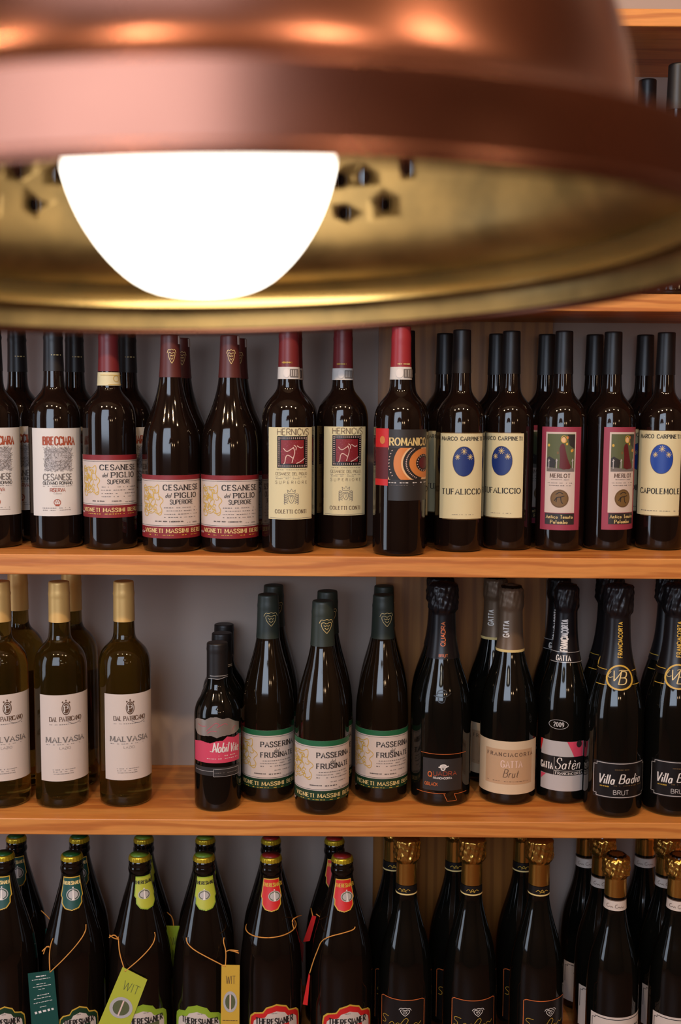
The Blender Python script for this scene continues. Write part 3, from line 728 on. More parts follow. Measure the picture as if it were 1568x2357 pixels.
# ================================================================== middle row: bottle kinds
B = proto('gold_capsule_bottle', 'tall_bordeaux', 291, 1860, 60.5, (292.5, 1337), SH2, glass_olive)
capsule(B, .822, cap_gold, ring=.945)
s = Sheet(B, 0, 1310)
s.rect('front_label', 905, 1300, 1075, 1812, 'blush')
s.ell('illustration', 1118, 1192, 37, 56, 'brownink', 2); s.ring('illustration', 1118, 1192, 28, 44, .0006, 'paper', 3); s.text('P', 1104, 1134, 1168, 1216, 'paper', 'serif', wt=.7)
for x, y in ((1090, 1138), (1118, 1124), (1147, 1138)): s.ell('illustration', x, y, 7, 8, 'brownink', 2)
s.text('DAL PATRICANO', 980, 1240, 1262, 1298, 'brownink', 'serif', gap=.16, wt=.8); s.lines('illustration', (1130, 1240, 1290, 1315), [chaikin([(0, .9), (.3, 0), (.7, 0), (1, .9)])], .0006, 'soft')
s.micro(980, 1240, 1326, 'soft', 8); s.text('MALVASIA', 952, 1258, 1437, 1478, 'soft', 'serif'); s.micro(952, 1258, 1498, 'soft', 8); s.text('LAZIO', 1064, 1154, 1518, 1538, 'soft', 'thin')
micro_block(s, 1005, 1195, (1712, 1730, 1748), 'soft', 9)
s.build(B['root'], ['front_label']); B['lab'] = s.hit(1100, 1440)[0]

B = proto('half_bottle', 'half', 501.8, 1870, 53.5, (502, 1478), SH2, glass_black)
capsule(B, .79, cap_black, ring=.965)
s = Sheet(B, 400, 1310)
b = (190, 558, 1272, 1452)
s.poly('front_label', b, [(.0, .3), (.0, .75), (.1, .86), (.28, .84), (.38, .98), (.5, 1), (.6, .9), (.72, .92), (.86, .72), (1, .6), (1, .25), (.85, .12), (.6, .08), (.5, .0), (.4, .1), (.2, .06), (.08, .1)], 'foilgrey', 1)
s.lines('illustration', b, [chaikin([(.1, .6), (.2, .5), (.3, .55)]), chaikin([(.3, .3), (.42, .6), (.5, .75), (.55, .6)]), chaikin([(.5, .5), (.65, .7), (.7, .6)]), chaikin([(.8, .3), (.85, .5), (.9, .45)]), chaikin([(.32, .2), (.4, .35), (.5, .3)])], .0006, 'pink', 3)
s.poly('wine_band', (186, 560, 1445, 1668), [(0, 0), (1, 0), (1, 1), (.85, .93), (.7, 1), (.62, .86), (.5, .84), (.4, .76), (.2, .82), (0, .74)], 'pink', 1)
s.text('Nobil', 335, 478, 1492, 1572, 'white', 'script', wt=1.1); s.text('Vite', 482, 552, 1484, 1558, 'white', 'script', wt=1.1); s.lines('illustration', (312, 360, 1540, 1575), [chaikin([(0, .3), (.4, .1), (1, 1)])], .0009, 'white', 3)
s.micro(378, 545, 1598, 'skin', 16, 2); s.micro(288, 548, 1628, 'white', 10, 3)
s.rect('lower_band', 188, 565, 1705, 1778, 'charcoal', 1); s.rule(195, 345, 1732, 'silver', .0006)
s.lines('illustration', (342, 552, 1715, 1778), [[(0, 0), (1, 0), (1, 1), (0, 1), (0, 0)]], .0006, 'silver'); s.micro(352, 545, 1747, 'soft', 12, 6)
s.build(B['root'], ['front_label', 'wine_band', 'lower_band']); B['lab'] = s.hit(370, 1560)[0]
n = Sheet(neckB(B, .0008), 400, 1310); n.lines('foil_edge', (300, 462, 916, 956), [chaikin([(0, .2), (.2, .4), (.5, .2), (.8, .6), (1, .5)]), [(.1, .9), (.5, .95), (1, .85)]], .0007, 'silver'); n.build(B['root'], ['foil_edge'])

B = proto('green_band_bottle', 'passerina', 740.5, 1878, 62, (748, 1382), SH2, glass_green)
capsule(B, .79, cap_green, ring=.945)
s = Sheet(B, 400, 1310)
wrapped_estate_label(B, s, 1036, 1508, 1478, 1524, 1905, 1992, (1042, 1215, 1532, 1812), 'green', 'dgreen',
    [('PASSERINA', 1231, 1490, 1574, 1616, 'ink', 'serif'), ('del', 1346, 1392, 1630, 1662, 'ink', 'script'), ('FRUSINATE', 1230, 1488, 1668, 1708, 'ink', 'serif')],
    [(1228, 1488, 1740, 'soft', 12, 1), (1226, 1484, 1764, 'soft', 12, 2), (1226, 1484, 1788, 'soft', 12, 3), (1342, 1470, 1816, 'soft', 12, 4), (1170, 1280, 1858, 'ink', 18, 5), (1300, 1400, 1858, 'ink', 20, 6), (1415, 1490, 1856, 'soft', 14, 7)],
    (1064, 1500, 1932, 1962), (1034, 1056, 1922, 1948))
s.build(B['root'], ['front_label']); B['lab'] = s.hit(1270, 1700)[0]
n = Sheet(neckB(B, .0008), 400, 1310); heart(n, (1252, 1364, 430, 560), 'pgold', .0007); n.build(B['root'], ['illustration'])

# --- sparkling wines
B = proto('copper_trim_sparkling', 'sparkling', 1013, 1858, 70, (1021, 1338), SH2, glass_black)
foil(B, .66, foil_black, 2)
s = Sheet(B, 900, 1310)
s.rect('front_label', 276, 605, 1632, 1905, 'charcoal')
s.rule(272, 640, 1592, 'copper', .0007, el=.05, part='trim_line', lay=1); s.rule(225, 470, 1922, 'copper', .0007, part='trim_line', lay=1); s.rule(545, 645, 1920, 'copper', .0007, part='trim_line', lay=1)
s.lines('trim_line', (455, 565, 1930, 1992), [[(.0, 1), (.25, 0), (1, 0), (.78, 1)]], .0007, 'copper', 1)
s.text('Q', 322, 352, 1738, 1778, 'copper', 'sans', wt=1.3); s.text('UADRA', 366, 560, 1740, 1774, 'rust', 'sans'); s.text('FRANCIACORTA', 365, 522, 1788, 1804, 'white', 'sans', wt=1.4)
s.text('QBLACK', 294, 402, 1830, 1856, 'copper', 'sans')
hat = [[(.05, .55), (.3, .45), (.7, .45), (1, .75)], [(.2, .6), (.28, .95), (.7, 1), (.8, .65)], [(.3, .4), (.32, .05), (.6, .0), (.68, .4)], [(.22, .72), (.8, .78)]]
s.lines('illustration', (405, 495, 1680, 1728), [chaikin(p) for p in hat], .0016, 'white', 4)
s.build(B['root'], ['front_label', 'trim_line']); B['lab'] = s.hit(440, 1770)[0]
n = Sheet(neckB(B, .0014), 900, 1310); n.text('QUADRA', 432, 466, 455, 660, 'copper', 'sans', up=True, wt=1.2); n.text('BRUT', 414, 488, 732, 754, 'copper', 'sans'); n.build(B['root'], ['lettering'])
n = Sheet(neckB(B, .0002), 900, 1310); n.lines('embossed_hat', (362, 518, 1036, 1152), [chaikin(p) for p in hat], .0016, 'black', 6); n.build(B['root'], ['embossed_hat'])

B = proto('taupe_foil_sparkling', 'sparkling', 1166, 1855, 66, (1171, 1343), SH2, glass_black)
foil(B, .70, cap_taupe, 5, amp=.0005, head=(.0018, .88, .97)); rim = B['rad'](.702*B['H'])
lathe('gold_rim', [(rim + .0010, .694*B['H']), (rim + .0012, .706*B['H'])], M['pgold'], B['root'], caps=False)
s = Sheet(B, 900, 1310)
s.rect('front_label', 764, 1238, 1482, 1936, 'beige'); s.rect('label_panel', 818, 1205, 1552, 1852, 'tan', 2)
s.text('FRANCIACORTA', 836, 1208, 1582, 1610, 'brownink', 'serif', gap=.5); s.text('GATTA', 948, 1124, 1650, 1704, 'skin', 'serif', wt=.8); s.text('Brut', 965, 1105, 1722, 1790, 'brownink', 'script', wt=.7); s.micro(830, 1200, 1826, 'brownink', 7)
s.build(B['root'], ['front_label', 'label_panel']); B['lab'] = s.hit(1000, 1700)[0]
n = Sheet(neckB(B, .0014), 900, 1310); n.text('GATTA', 972, 1016, 446, 582, 'white', 'serif', up=True); n.build(B['root'], ['lettering'])

B = proto('vintage_sparkling', 'sparkling', 1292, 1852, 61, (1302, 1340), SH2, glass_black)
foil(B, .645, foil_black, 7, amp=.0006, head=(.0022, .87, .97))
s = Sheet(B, 1148, 1310)
s.rect('front_label', 366, 722, 1482, 1908, 'grey'); s.rect('black_band', 362, 722, 1612, 1772, 'black', 2)
s.poly('illustration', (366, 722, 1482, 1612), [(.62, 1), (1, 1), (1, .0), (.78, 0), (.72, .4)], 'pink', 3); s.poly('illustration', (366, 722, 1482, 1612), [(0, 1), (.08, 1), (.02, .3), (0, .2)], 'bred', 3)
s.poly('illustration', (366, 722, 1775, 1908), [(0, 1), (.14, 1), (.0, .6)], 'pink', 3); s.ell('illustration', 690, 1500, 22, 30, 'ink', 4)
s.text('GATTA', 370, 464, 1652, 1704, 'white', 'serif'); s.text('Satén', 490, 708, 1630, 1718, 'white', 'script', wt=.8); s.text('FRANCIACORTA', 490, 712, 1746, 1766, 'white', 'serif')
s.lines('lettering', (476, 480, 1612, 1772), [[(.5, 0), (.5, 1)]], .0005, 'white', 4); s.rule(480, 716, 1735, 'white', .0006, lay=4)
s.ring('vintage_oval', 517, 1335, 82, 39, .0007, 'silver'); s.text('2009', 476, 560, 1316, 1352, 'silver', 'serif')
s.build(B['root'], ['front_label', 'black_band']); B['lab'] = s.hit(545, 1690)[0]
n = Sheet(neckB(B, .0014), 1148, 1310); n.rule(400, 715, 713, 'silver', .0007); n.rule(445, 718, 802, 'silver', .0007); n.text('GATTA', 500, 616, 742, 786, 'white', 'serif'); n.text('FRANCIACORTA', 542, 594, 436, 704, 'white', 'serif', up=True); n.build(B['root'], ['lettering'])

B = proto('medallion_sparkling', 'sparkling', 1408, 1885, 66, (1426, 1341), SH2, glass_black)
foil(B, .61, foil_black, 9)
s = Sheet(B, 1148, 1310)
s.rect('front_label', 815, 1232, 1662, 1974, 'black')
q = [(.06, .03), (.06, .1), (0, .1), (0, .9), (.06, .9), (.06, .97), (.94, .97), (.94, .9), (1, .9), (1, .1), (.94, .1), (.94, .03), (.06, .03)]
s.lines('border', (818, 1232, 1664, 1972), [q], .0012, 'silver')
s.text('Villa', 858, 1010, 1762, 1842, 'white', 'script', wt=1.1); s.text('Badia', 1036, 1214, 1762, 1838, 'white', 'script', wt=1.1)
s.micro(872, 958, 1862, 'gold', 22); s.micro(965, 1215, 1862, 'dim', 18, 4); s.text('BRUT', 986, 1112, 1902, 1938, 'silver', 'sans'); s.micro(1000, 1122, 1726, 'dim', 20, 5)
s.build(B['root'], ['front_label']); B['lab'] = s.hit(1026, 1820)[0]
n = Sheet(neckB(B, .0014), 1148, 1310)
n.ell('medallion', 1037, 932, 116, 114, 'black', 2); n.ring('medallion', 1037, 932, 106, 104, .0022, 'gold', 3)
n.rule(840, 935, 850, 'gold', .0009, part='medallion', lay=1); n.rule(1140, 1215, 850, 'gold', .0009, part='medallion', lay=1); n.rule(835, 930, 985, 'gold', .0009, part='medallion', lay=1); n.rule(1142, 1205, 985, 'gold', .0009, part='medallion', lay=1)
n.text('V', 960, 1062, 872, 962, 'pgold', 'script', wt=.8); n.text('B', 1030, 1112, 880, 992, 'pgold', 'script', wt=.8); n.lines('lettering', (945, 1130, 868, 998), [chaikin([(.1, .9), (-.05, .6), (.05, .45), (.2, .55)]), chaikin([(.45, .95), (.6, 1.02), (.95, .95)])], .0007, 'pgold', 4)
n.text('FRANCIACORTA', 1030, 1062, 456, 760, 'gold', 'serif', up=True); n.lines('lettering', (1150, 1200, 760, 900), [chaikin([(.3, 1), (.9, .8), (.2, .6), (.8, .4), (.4, .0)])], .0007, 'bronze', 4)
n.build(B['root'], ['medallion'])

# ================================================================== lower row: bottle kinds
YB = .052
def crown(B, lid):
    R_, H = B['rad'](B['H'])*1.06, B['H']; seg = 63; v, f = [], []
    rows = [(R_*1.02, -.0075, 1), (R_*1.0, -.005, 1), (R_*.985, -.0025, .4), (R_*.96, -.0012, 0), (R_*.86, -.0002, 0)]
    for r, z, fl in rows:
        for k in range(seg):
            a = 2*math.pi*k/seg; rr = r + fl*.0007*(1 if k % 3 == 0 else -.5); v.append((rr*math.sin(a), -rr*math.cos(a), H + z))
    for i in range(len(rows)-1):
        for k in range(seg): f.append((i*seg + k, i*seg + (k+1) % seg, (i+1)*seg + (k+1) % seg, (i+1)*seg + k))
    f.append(tuple((len(rows)-1)*seg + k for k in range(seg)))
    o = mesh_obj('crown_cap', v, f, crown_gold, B['root'])
    lathe('cap_print', [(R_*.85, H-.00005), (R_*.1, H+.0002)], cap_lid[lid], o, caps=True)
    r = B['rad'](.95*H)
    lathe('bottle_lip', [(r*.98, H-.027), (r*1.10, H-.0255), (r*1.16, H-.021), (r*1.10, H-.0165), (r*1.05, H-.0148), (r*1.09, H-.0138), (r*1.09, H-.0095), (r*1.0, H-.007)], glass_brown, B['root'], caps=False)
def beer(nm, axis, lid, dark, light, inkm, edge, ox, nk, em, tx, lb):
    B = proto(nm, 'beer', 0, 0, 71, None, SH3, glass_brown, ypos=YB, H=.303, axis_ref=axis)
    crown(B, lid)
    n = Sheet(neckB(B, .0004), ox, 1900)
    x0, x1, y0, y1 = nk
    out = [(0, 1), (1, 1), (1, .42), (.92, .36), (.9, .2), (.74, .05), (.5, .0), (.26, .05), (.1, .2), (.08, .36), (0, .42)]
    n.poly('neck_label', nk, out, edge, 1, dv=.0007); inn = [(.5 + (x-.5)*.9, .5 + (y-.5)*.94) for x, y in out]; n.poly('neck_label', nk, inn, light, 2, dv=.0007)
    n.text('THERESIANER', *tx, inkm, 'serif', wt=1.1)
    cx, cy, rx, ry = em; n.ell('illustration', cx, cy, rx, ry, 'grey', 3); n.ring('illustration', cx, cy, rx*.8, ry*.78, .0012, dark if dark != 'bred' else 'olive', 4)
    n.lines('illustration', (cx-rx*.3, cx+rx*.3, cy-ry*1.3, cy+ry*.8), [[(.5, 0), (.5, .75)], [(.2, .0), (.8, 0)], [(.5, .9), (.5, 1)]], .0019, 'white', 5)
    n.build(B['root'], ['neck_label'])
    s = Sheet(B, ox, 1900)
    T = s.unit(*lb)
    shp = [(.0, .0), (.0, -1.0), (.12, -1.5), (.5, -1.75), (.88, -1.5), (1, -1.0), (1, 0), (.98, .3), (.9, .5), (.74, .6), (.68, .84), (.5, 1), (.32, .84), (.26, .6), (.1, .5), (.02, .3)]
    s.poly_uv('front_label', [T(p) for p in shp], M[edge], 1, .0006)
    sh2 = [(.5 + (x-.5)*.95, (y+1.1)*.965-1.1) for x, y in shp]; s.poly_uv('front_label', [T(p) for p in sh2], M[dark if lid != 'w' else 'lime'], 2, .0006)
    sh3 = [(.5 + (x-.5)*.84, y*.8 - .16) for x, y in shp]; s.poly_uv('front_label', [T(p) for p in sh3], M['blush'], 3, .0006)
    cw = lb[1]-lb[0]; ch = lb[3]-lb[2]
    s.text('THERESIANER', lb[0] + .13*cw, lb[1] - .13*cw, lb[3] - .28*ch, lb[3] + .02*ch, 'ink', 'serif', lay=6); s.micro(lb[0] + .44*cw, lb[1] - .44*cw, lb[2] + .46*ch, 'soft', 14)
    T2 = s.unit(lb[0] + .2*cw, lb[1] - .2*cw, lb[3] + .05*ch, lb[3] + .2*ch)
    s.poly_uv('front_label', [T2(p) for p in ((0, 1), (1, 1), (1, -3), (.5, -4.5), (0, -3))], M[dark], 4, .0008)
    s.build(B['root'], ['front_label']); B['lab'] = s.hit((lb[0]+lb[1])/2, lb[3])[0]
    return B
beer('green_neck_beer', (166, 2000), 'g', 'dgreen', 'teal', 'pgold', 'gold', 0, (528, 712, 442, 732), (628, 592, 56, 52), (545, 690, 478, 506), (508, 842, 1552, 1706))
beer('lime_neck_beer', (470, 2000), 'w', 'olive', 'yell', 'ink', 'lime', 380, (258, 436, 442, 734), (337, 598, 52, 42), (268, 424, 478, 505), (100, 500, 1545, 1706))
beer('red_neck_beer', (624, 2000), 'r', 'bred', 'bred', 'gold', 'gold', 380, (828, 1000, 458, 742), (940, 606, 52, 46), (848, 1000, 494, 524), (728, 1148, 1536, 1706))

B = proto('gold_foil_prosecco', 'prosecco', 0, 0, 61.5, None, SH3, glass_black, ypos=.050, H=.335, axis_ref=(1086, 2030))
foil(B, .79, foil_gold, 11, amp=.0011, head=(.0042, .885, .985))
n = Sheet(neckB(B, .0009), 860, 1900); band(B, n, 780, 915, 528, 594, M['black'], 'neck_band', off=.0006); band(B, n, 780, 915, 594, 606, M['pgold'], 'band_rim', off=.0008)
n.lines('lettering', (800, 900, 538, 582), [chaikin([(0, .3), (.2, .8), (.35, .2), (.5, .9), (.65, .2), (.8, .7), (1, .4)]), chaikin([(.3, .1), (.5, .4), (.7, .1)])], .0006, 'gold'); n.build(B['root'], ['lettering'])
s = Sheet(B, 860, 1900)
s.rect('front_label', 672, 1035, 1502, 1960, 'black'); T = s.unit(672, 1035, 1502, 1706)
s.lines('border', (676, 1030, 1506, 1706), [[(0, -1.2), (0, .93), (.06, 1), (.94, 1), (1, .93), (1, -1.2)]], .0010, 'copper')
heart(s, (848, 948, 1570, 1644), 'white', .0008)
s.lines('lettering', (690, 1010, 1650, 1740), [chaikin([(.2, .8), (.05, .9), (.0, .6), (.12, .4), (.1, .1), (0, .1)]), chaikin([(.2, .1), (.3, .5), (.36, .1), (.44, .5), (.5, .1)]), chaikin([(.48, .2), (.62, 1), (.7, .7), (.6, .2), (.78, .3)]), chaikin([(.78, .1), (.86, .5), (.94, .2), (1, .5)])], .0007, 'gold', 4)
s.build(B['root'], ['front_label']); B['lab'] = s.hit(853, 1680)[0]

B = proto('white_band_spumante', 'spumante', 0, 0, 58.5, None, SH3, glass_black, ypos=.046, H=.313, axis_ref=(1417, 2050))
foil(B, .80, foil_gold, 21, amp=.0013, head=(.0036, .885, .97))
n = Sheet(neckB(B, .0009), 1148, 1900); band(B, n, 918, 1085, 652, 736, 'blush', 'neck_band', off=.0006); band(B, n, 918, 1085, 645, 653, M['brownink'], 'band_rim', off=.0008)
n.lines('lettering', (930, 1075, 668, 722), [chaikin([(.14, .8), (.02, .7), (.0, .3), (.12, .2), (.2, .5), (.26, .2), (.32, .5), (.38, .2)]), chaikin([(.62, .8), (.5, .7), (.48, .3), (.6, .2), (.7, .5), (.76, .2), (.84, .5), (.9, .2), (1, .4)])], .0005, 'brownink'); n.build(B['root'], ['lettering'])
s = Sheet(B, 1148, 1900)
s.rect('front_label', 788, 1248, 1652, 2010, 'blush'); s.lines('border', (806, 1230, 1672, 1706), [[(0, -4), (0, .5), (.06, .5), (.06, 1), (.94, 1), (.94, .5), (1, .5), (1, -4)]], .0010, 'ink'); s.micro(860, 1190, 1740, 'ink', 30)
s.build(B['root'], ['front_label']); B['lab'] = s.hit(1018, 1690)[0]

# ================================================================== bottles on the upper row
def YT(t): return TYPES[t]['Y']
RB = .078
put('engraved_label_bottle', 'red wine bottle with whole white engraved label, next to a gold-sealed banded bottle', group='white engraved-label wine bottles')
put_px('engraved_label_bottle', -8, 1263, 'red wine bottle with white engraved label, cropped by the edge of the picture', group='white engraved-label wine bottles', lab=(-8, 1090))
y2 = YT('engraved_label_bottle') + RB
put_back('engraved_label_bottle', 40, 850, y2, 'dark wine bottle behind the cropped white engraved-label bottle', group='white engraved-label wine bottles')
put_back('engraved_label_bottle', 172, 850, y2, 'dark wine bottle behind the bottle with the whole white engraved label', group='white engraved-label wine bottles')
put('banded_estate_bottle', 'broad-shouldered wine bottle with red-banded cream label and yellowish paper neck seal')
put_back('engraved_label_bottle', 293, 850, YT('banded_estate_bottle') + RB, 'dark wine bottle behind the yellow-sealed bottle, a strip of white label showing', group='white engraved-label wine bottles')
put('burgundy_estate_bottle', 'slope-shouldered bottle with red-banded cream label, beside the yellow-sealed bottle', group='slope-shouldered red-banded bottles')
put_px('burgundy_estate_bottle', 530, 1273.5, 'slope-shouldered bottle with red-banded cream label, beside a woodcut-label bottle', group='slope-shouldered red-banded bottles', lab=(529, 1165))
yb = place(530, 1273.5, TYPES['burgundy_estate_bottle']['R'], SH1)[1] + .085
put_back('burgundy_estate_bottle', 416, 850, yb, 'dark bottle hidden behind the slope-shouldered bottle beside the yellow-sealed one', group='slope-shouldered red-banded bottles')
put_back('burgundy_estate_bottle', 547, 850, yb, 'dark bottle hidden behind the slope-shouldered bottle beside the woodcut-label one', group='slope-shouldered red-banded bottles')
put('woodcut_label_bottle', 'cream-label bottle with red woodcut square, beside the slope-shouldered bottles', group='cream woodcut-label bottles')
put_px('woodcut_label_bottle', 786.5, 1264, 'cream-label bottle with red woodcut square, beside the dark mosaic-label bottle', group='cream woodcut-label bottles', lab=(794, 1090))
put_back('woodcut_label_bottle', 674, 860, YT('woodcut_label_bottle') + RB, 'bottle behind the woodcut-label bottle nearer the slope-shouldered ones', group='cream woodcut-label bottles')
put('mosaic_label_bottle', 'bottle with bright red capsule, paper seal and dark mosaic-print label')
put('oval_label_bottle', 'cream-label bottle with navy oval, beside the mosaic-label bottle', group='navy oval-label bottles')
put_px('oval_label_bottle', 1167, 1268, 'cream-label bottle with navy oval, beside a mauve-label bottle', group='navy oval-label bottles', lab=(1148, 1090))
yo = place(1167, 1268, TYPES['oval_label_bottle']['R'], SH1)[1] + .074
put_back('oval_label_bottle', 934, 900, YT('mosaic_label_bottle') + RB, 'cream-label bottle standing behind the red-capsuled mosaic-label bottle', group='navy oval-label bottles', lab=(946, 1090))
put_back('oval_label_bottle', 1024, 850, yo, 'black-capsuled bottle behind the navy oval bottle beside the mosaic label', group='navy oval-label bottles')
put_back('oval_label_bottle', 1144, 850, yo, 'black-capsuled bottle behind the navy oval bottle beside the mauve label', group='navy oval-label bottles')
put('painted_label_bottle', 'mauve-label merlot bottle facing forward, beside the navy oval bottles', group='mauve merlot bottles')
put_px('painted_label_bottle', 1397, 1268.5, 'mauve-label merlot bottle turned sideways, beside the bright blue oval bottle', group='mauve merlot bottles', lab=(1436, 1100))
yo = place(1397, 1268.5, TYPES['painted_label_bottle']['R'], SH1)[1] + .074
put_back('painted_label_bottle', 1258, 850, yo, 'black-capsuled bottle behind the forward-facing mauve merlot bottle', group='mauve merlot bottles')
put_back('painted_label_bottle', 1368, 850, yo, 'black-capsuled bottle behind the turned mauve merlot bottle', group='mauve merlot bottles')
put('oval_label_bottle_capolemole', 'cream-label bottle with bright blue oval, beside the turned merlot bottle', group='bright blue oval bottles')
put_back('oval_label_bottle_capolemole', 1484, 850, yo, 'black-capsuled bottle behind the bright blue oval bottle', group='bright blue oval bottles')
put_back('oval_label_bottle_capolemole', 1602, 850, yo, 'dark bottle behind the bright blue oval bottle, mostly cropped', group='bright blue oval bottles')

# ================================================================== middle row
put('gold_capsule_bottle', 'white wine bottle with gold capsule, standing apart before bare wall', group='gold-capsuled white wines')
put_px('gold_capsule_bottle', 145, 1863, 'gold-capsuled white wine bottle with whole label, another bottle close behind it', group='gold-capsuled white wines', lab=(147, 1685))
put_px('gold_capsule_bottle', 11, 1863, 'gold-capsuled white wine bottle with cropped label, another bottle close behind it', group='gold-capsuled white wines', lab=(12, 1690))
ym = YT('gold_capsule_bottle') + .079
put_back('gold_capsule_bottle', 165, 1400, ym, 'dark gold-capsuled bottle behind the one with the whole label', group='gold-capsuled white wines', rz=2.7)
put_back('gold_capsule_bottle', 42, 1400, ym, 'dark gold-capsuled bottle behind the one with the cropped label', group='gold-capsuled white wines', rz=2.7)
put('half_bottle', 'small half bottle with pink band and torn silver label, foremost of its file', group='small half bottles in file')
yh = YT('half_bottle')
put_back('half_bottle', 511, 1475, yh + .0665, 'black-capped half bottle in the middle of its file', group='small half bottles in file')
put_back('half_bottle', 516, 1460, yh + .132, 'black-capped half bottle at the back of its file by the wall', group='small half bottles in file')
put('green_band_bottle', 'green-banded white wine bottle standing forward at the shelf edge', group='green-banded white wines')
put_px('green_band_bottle', 617, 1849, 'green-banded white wine bottle set back beside the half bottles', group='green-banded white wines', lab=(611, 1755), )
put_px('green_band_bottle', 877, 1849, 'green-banded white wine bottle set back beside the copper-trimmed sparkling', group='green-banded white wines', lab=(878, 1755))
R2 = TYPES['green_band_bottle']['R']; yg = place(877, 1849, R2, SH2)[1] + 2*R2 + .001
yg = min(yg, WALL - R2 - .009)
put_back('green_band_bottle', 630, 1370, yg, 'dark-capped bottle behind the green-banded bottle beside the half bottles', group='green-banded white wines')
put_back('green_band_bottle', 754, 1370, TYPES['green_band_bottle']['Y'] + 2*R2 + .004, 'dark-capped bottle behind the green-banded bottle at the shelf edge', group='green-banded white wines')
put_back('green_band_bottle', 884, 1370, yg, 'dark-capped bottle behind the green-banded bottle beside the copper-trimmed sparkling', group='green-banded white wines', rz=.45)
put('copper_trim_sparkling', 'black sparkling bottle with copper lines and embossed hat on the shoulder', group='copper-trimmed sparkling wines', cat='sparkling wine')
put_back('copper_trim_sparkling', 1014, 1370, YT('copper_trim_sparkling') + .094, 'black foil-topped bottle behind the copper-trimmed sparkling', group='copper-trimmed sparkling wines', cat='sparkling wine', scale=.985)
put('taupe_foil_sparkling', 'sparkling bottle with taupe foil and square beige label', group='taupe-foiled sparkling wines', cat='sparkling wine')
put_back('taupe_foil_sparkling', 1140, 1400, YT('taupe_foil_sparkling') + .086, 'taupe-foiled bottle behind the beige-label sparkling', group='taupe-foiled sparkling wines', cat='sparkling wine')
put('vintage_sparkling', 'sparkling bottle with pink-and-grey label and oval 2009 mark', group='oval-mark sparkling wines', cat='sparkling wine')
put_back('vintage_sparkling', 1286, 1400, YT('vintage_sparkling') + .084, 'black-foiled bottle behind the sparkling with the oval 2009 mark', group='oval-mark sparkling wines', cat='sparkling wine')
put('medallion_sparkling', 'black sparkling bottle with gold neck medallion and whole silver-framed label', group='gold-medallion sparkling wines', cat='sparkling wine')
put_px('medallion_sparkling', 1542, 1882, 'black sparkling bottle with gold neck medallion and cropped silver-framed label', group='gold-medallion sparkling wines', cat='sparkling wine', lab=(1556, 1798))
yv = YT('medallion_sparkling') + .091
put_back('medallion_sparkling', 1404, 1370, yv, 'black-foiled bottle behind the gold-medallion bottle with whole label', group='gold-medallion sparkling wines', cat='sparkling wine')
put_back('medallion_sparkling', 1542, 1370, yv, 'black-foiled bottle behind the gold-medallion bottle with cropped label', group='gold-medallion sparkling wines', cat='sparkling wine')

# ================================================================== lower row
def beers(t, front, back, **k):
    for px, py, l, lab in front:
        if px is None: put(t, l, cat='beer bottle', **k)
        else: put_back(t, px, py, YB, l, cat='beer bottle', lab=lab, **k)
    for px, l in back: put_back(t, px, 1950, YB + .094, l, cat='beer bottle', scale=.962, **k)
beers('green_neck_beer', [(None, 0, 'beer bottle with teal neck label, between dark green tag and lime tag', None), (9, 2000, 'beer bottle with teal neck label, cropped by the edge of the picture', (8, 2352))],
      [(38, 'beer bottle behind the cropped teal-necked bottle'), (183, 'beer bottle behind the teal-necked bottle with the dark green tag')], group='teal-necked beers')
beers('lime_neck_beer', [(None, 0, 'beer bottle with lime neck label wearing a narrow yellow-green tag', None), (322, 2000, 'beer bottle with lime neck label wearing a slanting lime tag', (336, 2352))],
      [(331, 'beer bottle behind the one with the slanting lime tag'), (473, 'beer bottle behind the one with the narrow yellow-green tag')], group='lime-necked beers')
beers('red_neck_beer', [(None, 0, 'beer bottle with red neck label, beside the lime-necked bottles', None), (788, 2000, 'beer bottle with red neck label, beside the gold-foiled bottles', (800, 2352))],
      [(624, 'beer bottle behind the red-necked bottle beside the lime ones'), (770, 'beer bottle behind the red-necked bottle beside the gold foils')], group='red-necked beers')
put('gold_foil_prosecco', 'gold-foiled bottle with black neck band, middle of its trio', group='gold-foiled black-banded bottles', cat='sparkling wine')
put_back('gold_foil_prosecco', 936, 2030, .050, 'gold-foiled bottle with black neck band, next to the beers', group='gold-foiled black-banded bottles', cat='sparkling wine', lab=(920, 2350))
put_back('gold_foil_prosecco', 1241, 2030, .050, 'gold-foiled bottle with black neck band, next to the white-banded bottles', group='gold-foiled black-banded bottles', cat='sparkling wine', lab=(1255, 2350))
for px, l in ((905, 'next to the beers'), (1048, 'in the middle of its trio'), (1204, 'next to the white-banded ones')):
    put_back('gold_foil_prosecco', px, 1985, .1335, 'gold-foiled bottle behind the black-banded one ' + l, group='gold-foiled black-banded bottles', cat='sparkling wine')
put('white_band_spumante', 'crumpled gold-foiled bottle with white neck band, foremost and whole', group='white-banded gold-foil bottles', cat='sparkling wine')
put_back('white_band_spumante', 1562, 2050, .046, 'crumpled gold-foiled bottle with white neck band, cropped by the edge', group='white-banded gold-foil bottles', cat='sparkling wine')
for px, py, y, l in ((1386, 2010, .1215, 'second bottle behind the foremost whole white-banded one'), (1349, 1970, .1965, 'last bottle by the wall behind the whole white-banded one'),
                     (1534, 2010, .1232, 'second bottle behind the cropped white-banded one'), (1485, 1970, .1985, 'last bottle by the wall behind the cropped white-banded one')):
    put_back('white_band_spumante', px, py, y, l, group='white-banded gold-foil bottles', cat='sparkling wine')

